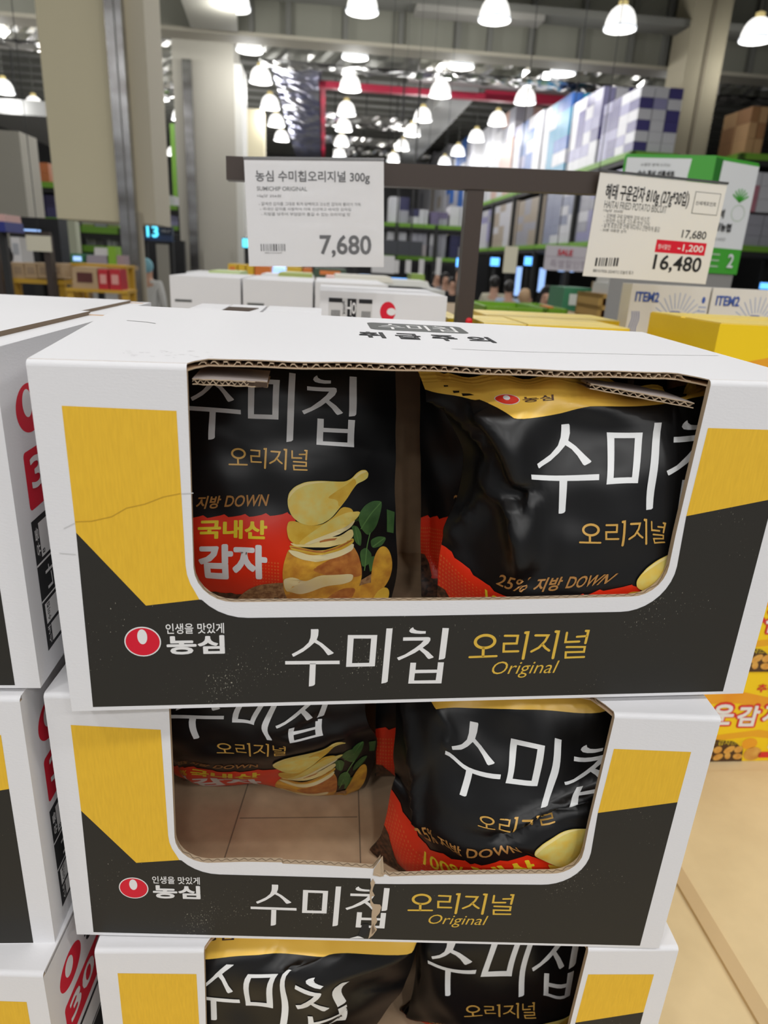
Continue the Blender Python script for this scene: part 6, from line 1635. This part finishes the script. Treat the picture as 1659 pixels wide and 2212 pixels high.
# tall green edged banner between the columns
x0, x1, z0, z1 = ext(372, 268, 392, 478, 22)
bn = thing('tall_banner', ((x0 + x1) / 2, 22, z0), 'tall grey banner with a green edge left of the grey column', 'banner'); mb = MB(); mb.box(x0 + .12, 22, z0, x1, 22.05, z1, mat('banner_grey', (0.5, 0.5, 0.56), .6)); part(mb, 'cloth', bn); mb = MB(); mb.box(x0, 21.98, z0, x0 + .13, 22.07, z1, G_RACK); part(mb, 'edge_strip', bn); mb = MB(); mb.tube([(x0 + .2, 22.02, z1), (x0 + .2, 22.02, ZCE)], .02, R_DARK, 6); part(mb, 'hanger', bn)
xa, xb, _, _ = ext(330, 440, 388, 450, 20)
rack('pallet_rack', xa, 20, xb, 21, (z_at(360, 490, 20), z_at(360, 446, 20)), 1, 'small green beamed rack between the two columns', along='x')
x0, x1, z0, z1 = ext(352, 422, 376, 445, 20.1); load(x0, 20.1, z_at(360, 446, 20) + .03, x1, 20.8, z1, (WHT, GRY), 'white load on the small rack between the columns', 1, 1, 2, 8)
x0, x1, z0, z1 = ext(350, 464, 384, 488, 20.1); load(x0, 20.1, z_at(360, 490, 20) + .03, x1, 20.8, z1, (LIL, GRY), 'lilac load on the lower shelf between the columns', 1, 1, 2, 8)

# ------------------------------------------------------------------ people
SKIN = mat('skin', (0.62, 0.36, 0.25), .5); HAIR = mat('hair_dark', (0.012, 0.009, 0.008), .4)
def skinned(name, pts, edges, rad, m, root, loc, sub=2):
    me = bpy.data.meshes.new(name); me.from_pydata(pts, edges, [])
    o = bpy.data.objects.new(name, me); COL.objects.link(o)
    md = o.modifiers.new('skin', 'SKIN'); md.use_smooth_shade = True
    for i, r in enumerate(rad):
        sv = me.skin_vertices[0].data[i]; sv.radius = (r[0], r[1]) if isinstance(r, tuple) else (r, r)
    me.skin_vertices[0].data[0].use_root = True
    sd = o.modifiers.new('sub', 'SUBSURF'); sd.levels = sub; sd.render_levels = sub
    dg = bpy.context.evaluated_depsgraph_get()
    m2 = bpy.data.meshes.new_from_object(o.evaluated_get(dg))
    bpy.data.objects.remove(o)
    m2.materials.clear(); m2.materials.append(m)
    for p in m2.polygons: p.material_index = 0; p.use_smooth = True
    o = bpy.data.objects.new(name, m2); COL.objects.link(o); o.parent = root
    return o
def person(px, py, Y, hgt, shirt, trousers, label, cap=None, hair=HAIR, face=0.0, lean=0.0, arm_up=False):
    """px, py: centre of the head in the picture"""
    c = PB(px, py, Y); head = c[2] + ZC
    k = hgt / 1.7
    base = (c[0], Y, -ZC)
    root = empty('person', Matrix.Translation(b2w(base)) @ Matrix.Rotation(BY + face, 4, 'Z'), label, 'person')
    hz = head; s = hz / 1.58       # all heights from the height of the head centre
    # -y is forward
    J = dict(pel=(0, 0, .93 * s), wai=(0, 0, 1.08 * s), che=(0, .01, 1.28 * s), nec=(0, .01, 1.42 * s), hb=(0, 0, 1.50 * s), ht=(0, -.005, 1.63 * s),
             shL=(-.17 * s, .01, 1.37 * s), elL=(-.22 * s, .02, 1.10 * s), wrL=(-.21 * s, -.08, .88 * s), haL=(-.205 * s, -.11, .80 * s),
             shR=(.17 * s, .01, 1.37 * s), elR=(.22 * s, .02, 1.10 * s), wrR=(.21 * s, -.08, .88 * s), haR=(.205 * s, -.11, .80 * s),
             hiL=(-.09 * s, 0, .88 * s), knL=(-.095 * s, -.01, .49 * s), anL=(-.10 * s, .02, .09 * s), toL=(-.11 * s, -.13, .035),
             hiR=(.09 * s, 0, .88 * s), knR=(.095 * s, -.01, .49 * s), anR=(.10 * s, .02, .09 * s), toR=(.11 * s, -.13, .035))
    if arm_up: J.update(elL=(-.25 * s, -.12, 1.16 * s), wrL=(-.16 * s, -.30, 1.30 * s), haL=(-.12 * s, -.36, 1.36 * s))
    names = list(J); P = [J[n] for n in names]; ix = {n: i for i, n in enumerate(names)}
    Rr = dict(pel=(.14, .10), wai=(.125, .09), che=(.15, .10), nec=.055, hb=(.068, .08), ht=(.075, .088), shL=.055, elL=.042, wrL=.028, haL=.03, shR=.055, elR=.042, wrR=.028, haR=.03, hiL=.085, knL=.058, anL=.038, toL=.035, hiR=.085, knR=.058, anR=.038, toR=.035)
    E = [('pel', 'wai'), ('wai', 'che'), ('che', 'nec'), ('nec', 'hb'), ('hb', 'ht'), ('che', 'shL'), ('shL', 'elL'), ('elL', 'wrL'), ('wrL', 'haL'), ('che', 'shR'), ('shR', 'elR'), ('elR', 'wrR'), ('wrR', 'haR'), ('pel', 'hiL'), ('hiL', 'knL'), ('knL', 'anL'), ('anL', 'toL'), ('pel', 'hiR'), ('hiR', 'knR'), ('knR', 'anR'), ('anR', 'toR')]
    sc = lambda r, g=1.0: ((r[0] * s, r[1] * s) if g == 1.0 else max(r) * s * (g - .06)) if isinstance(r, tuple) else r * s * g
    skinned('body', P, [(ix[a], ix[b]) for a, b in E], [sc(Rr[n]) for n in names], SKIN, root, None)
    def sub(nm, keep, m, g):
        kk = [n for n in names if n in keep]; jx = {n: i for i, n in enumerate(kk)}
        skinned(nm, [J[n] for n in kk], [(jx[a], jx[b]) for a, b in E if a in jx and b in jx], [sc(Rr[n], g) for n in kk], m, root, None)
    sub('shirt', ('pel', 'wai', 'che', 'nec', 'shL', 'elL', 'shR', 'elR', 'wrL', 'wrR'), shirt, 1.16)
    sub('trousers', ('pel', 'hiL', 'knL', 'anL', 'hiR', 'knR', 'anR'), trousers, 1.14)
    m = MB(); hc = (0, .02 * s, 1.60 * s)
    m.ell(hc, (.088 * s, .098 * s, .105 * s), hair if cap is None else cap)
    # open the front below the brow by pushing the shell back
    m.v = [(x, y if z > 1.665 * s else max(y, -.02 * s), z) for x, y, z in m.v]
    m.build('hair' if cap is None else 'cap', root)
    m = MB()
    m.ell((0, -.088 * s, 1.545 * s), (.014 * s, .020 * s, .020 * s), SKIN, 8, 6); m.build('nose', root)
    m = MB(); EYE = mat('eye_dark', (0.02, 0.015, 0.012), .3)
    for sx in (-1, 1): m.ell((sx * .030 * s, -.078 * s, 1.575 * s), (.012 * s, .008 * s, .006 * s), EYE, 8, 6)
    m.build('eyes', root)
    m = MB(); m.ell((0, -.080 * s, 1.510 * s), (.022 * s, .008 * s, .006 * s), mat('lip', (0.45, 0.16, 0.14), .5), 8, 6); m.build('mouth', root)
    # fingers
    for sx in (-1, 1):
        hx = J['haL'] if sx < 0 else J['haR']
        m = MB()
        for q in range(4):
            a = (hx[0] + sx * .0, hx[1] - .020 + q * .016, hx[2] - .01); L_ = (.055, .068, .064, .048)[3 - q]
            m.tube([a, (a[0] - sx * .006, a[1] - .006, a[2] - L_ * .6), (a[0] - sx * .016, a[1] - .004, a[2] - L_)], [.009, .008, .006], SKIN, 7)
        m.tube([(hx[0] - sx * .012, hx[1] - .028, hx[2] + .02), (hx[0] - sx * .026, hx[1] - .05, hx[2] - .012), (hx[0] - sx * .030, hx[1] - .052, hx[2] - .035)], [.011, .010, .007], SKIN, 7)
        m.build('fingers', root)
    return root
def cloth(n, c): return mat('cloth_' + n, c, .85)
NAVYC = cloth('navy', (.03, .035, .07)); BEI = cloth('beige', (.55, .52, .40)); WHC = cloth('white', (.68, .68, .66)); BLKC = cloth('black', (.015, .015, .018)); LBL = cloth('light_blue', (.42, .52, .66)); CYC = cloth('cyan', (.25, .52, .62)); GRC = cloth('grey', (.2, .2, .22))
person(1181, 640, 7.6, 1.5, LBL, NAVYC, 'person with dark hair looking this way, right of the pale haired head', face=-.25)
person(1136, 643, 8.5, 1.5, cloth('peach', (.66, .50, .38)), NAVYC, 'person in peach beside the dark haired one, light brown hair', hair=mat('hair_fair', (.55, .36, .20), .5), face=1.9)
person(1069, 612, 11.0, 1.6, BEI, GRC, 'person in a beige shirt just right of the brown post', face=2.8)
person(1100, 622, 10.5, 1.5, LBL, NAVYC, 'person in light blue with dark hair between the beige shirt and the peach one', face=3.0)
person(318, 578, 9.5, 1.4, WHC, GRC, 'person in white with a light blue cap, right of the steel guarded column', cap=CYC, face=2.9)
person(944, 598, 14.0, 1.7, BLKC, BLKC, 'person in black, leftmost of the group left of the brown post', face=.2)
person(963, 602, 13.6, 1.7, GRC, BLKC, 'person in grey second from the left in the group left of the brown post', face=-.1)
person(977, 612, 13.2, 1.6, BLKC, NAVYC, 'person in black third in the group, lower head beside the brown post', face=.1)
person(992, 590, 14.6, 1.7, cloth('brown', (.14, .09, .06)), BLKC, 'person in brown partly hidden by the brown post', face=.0)
person(4, 556, 7.5, 1.6, cloth('rose', (.5, .3, .3)), NAVYC, 'person with dark hair cut by the left photo edge', face=-1.2)
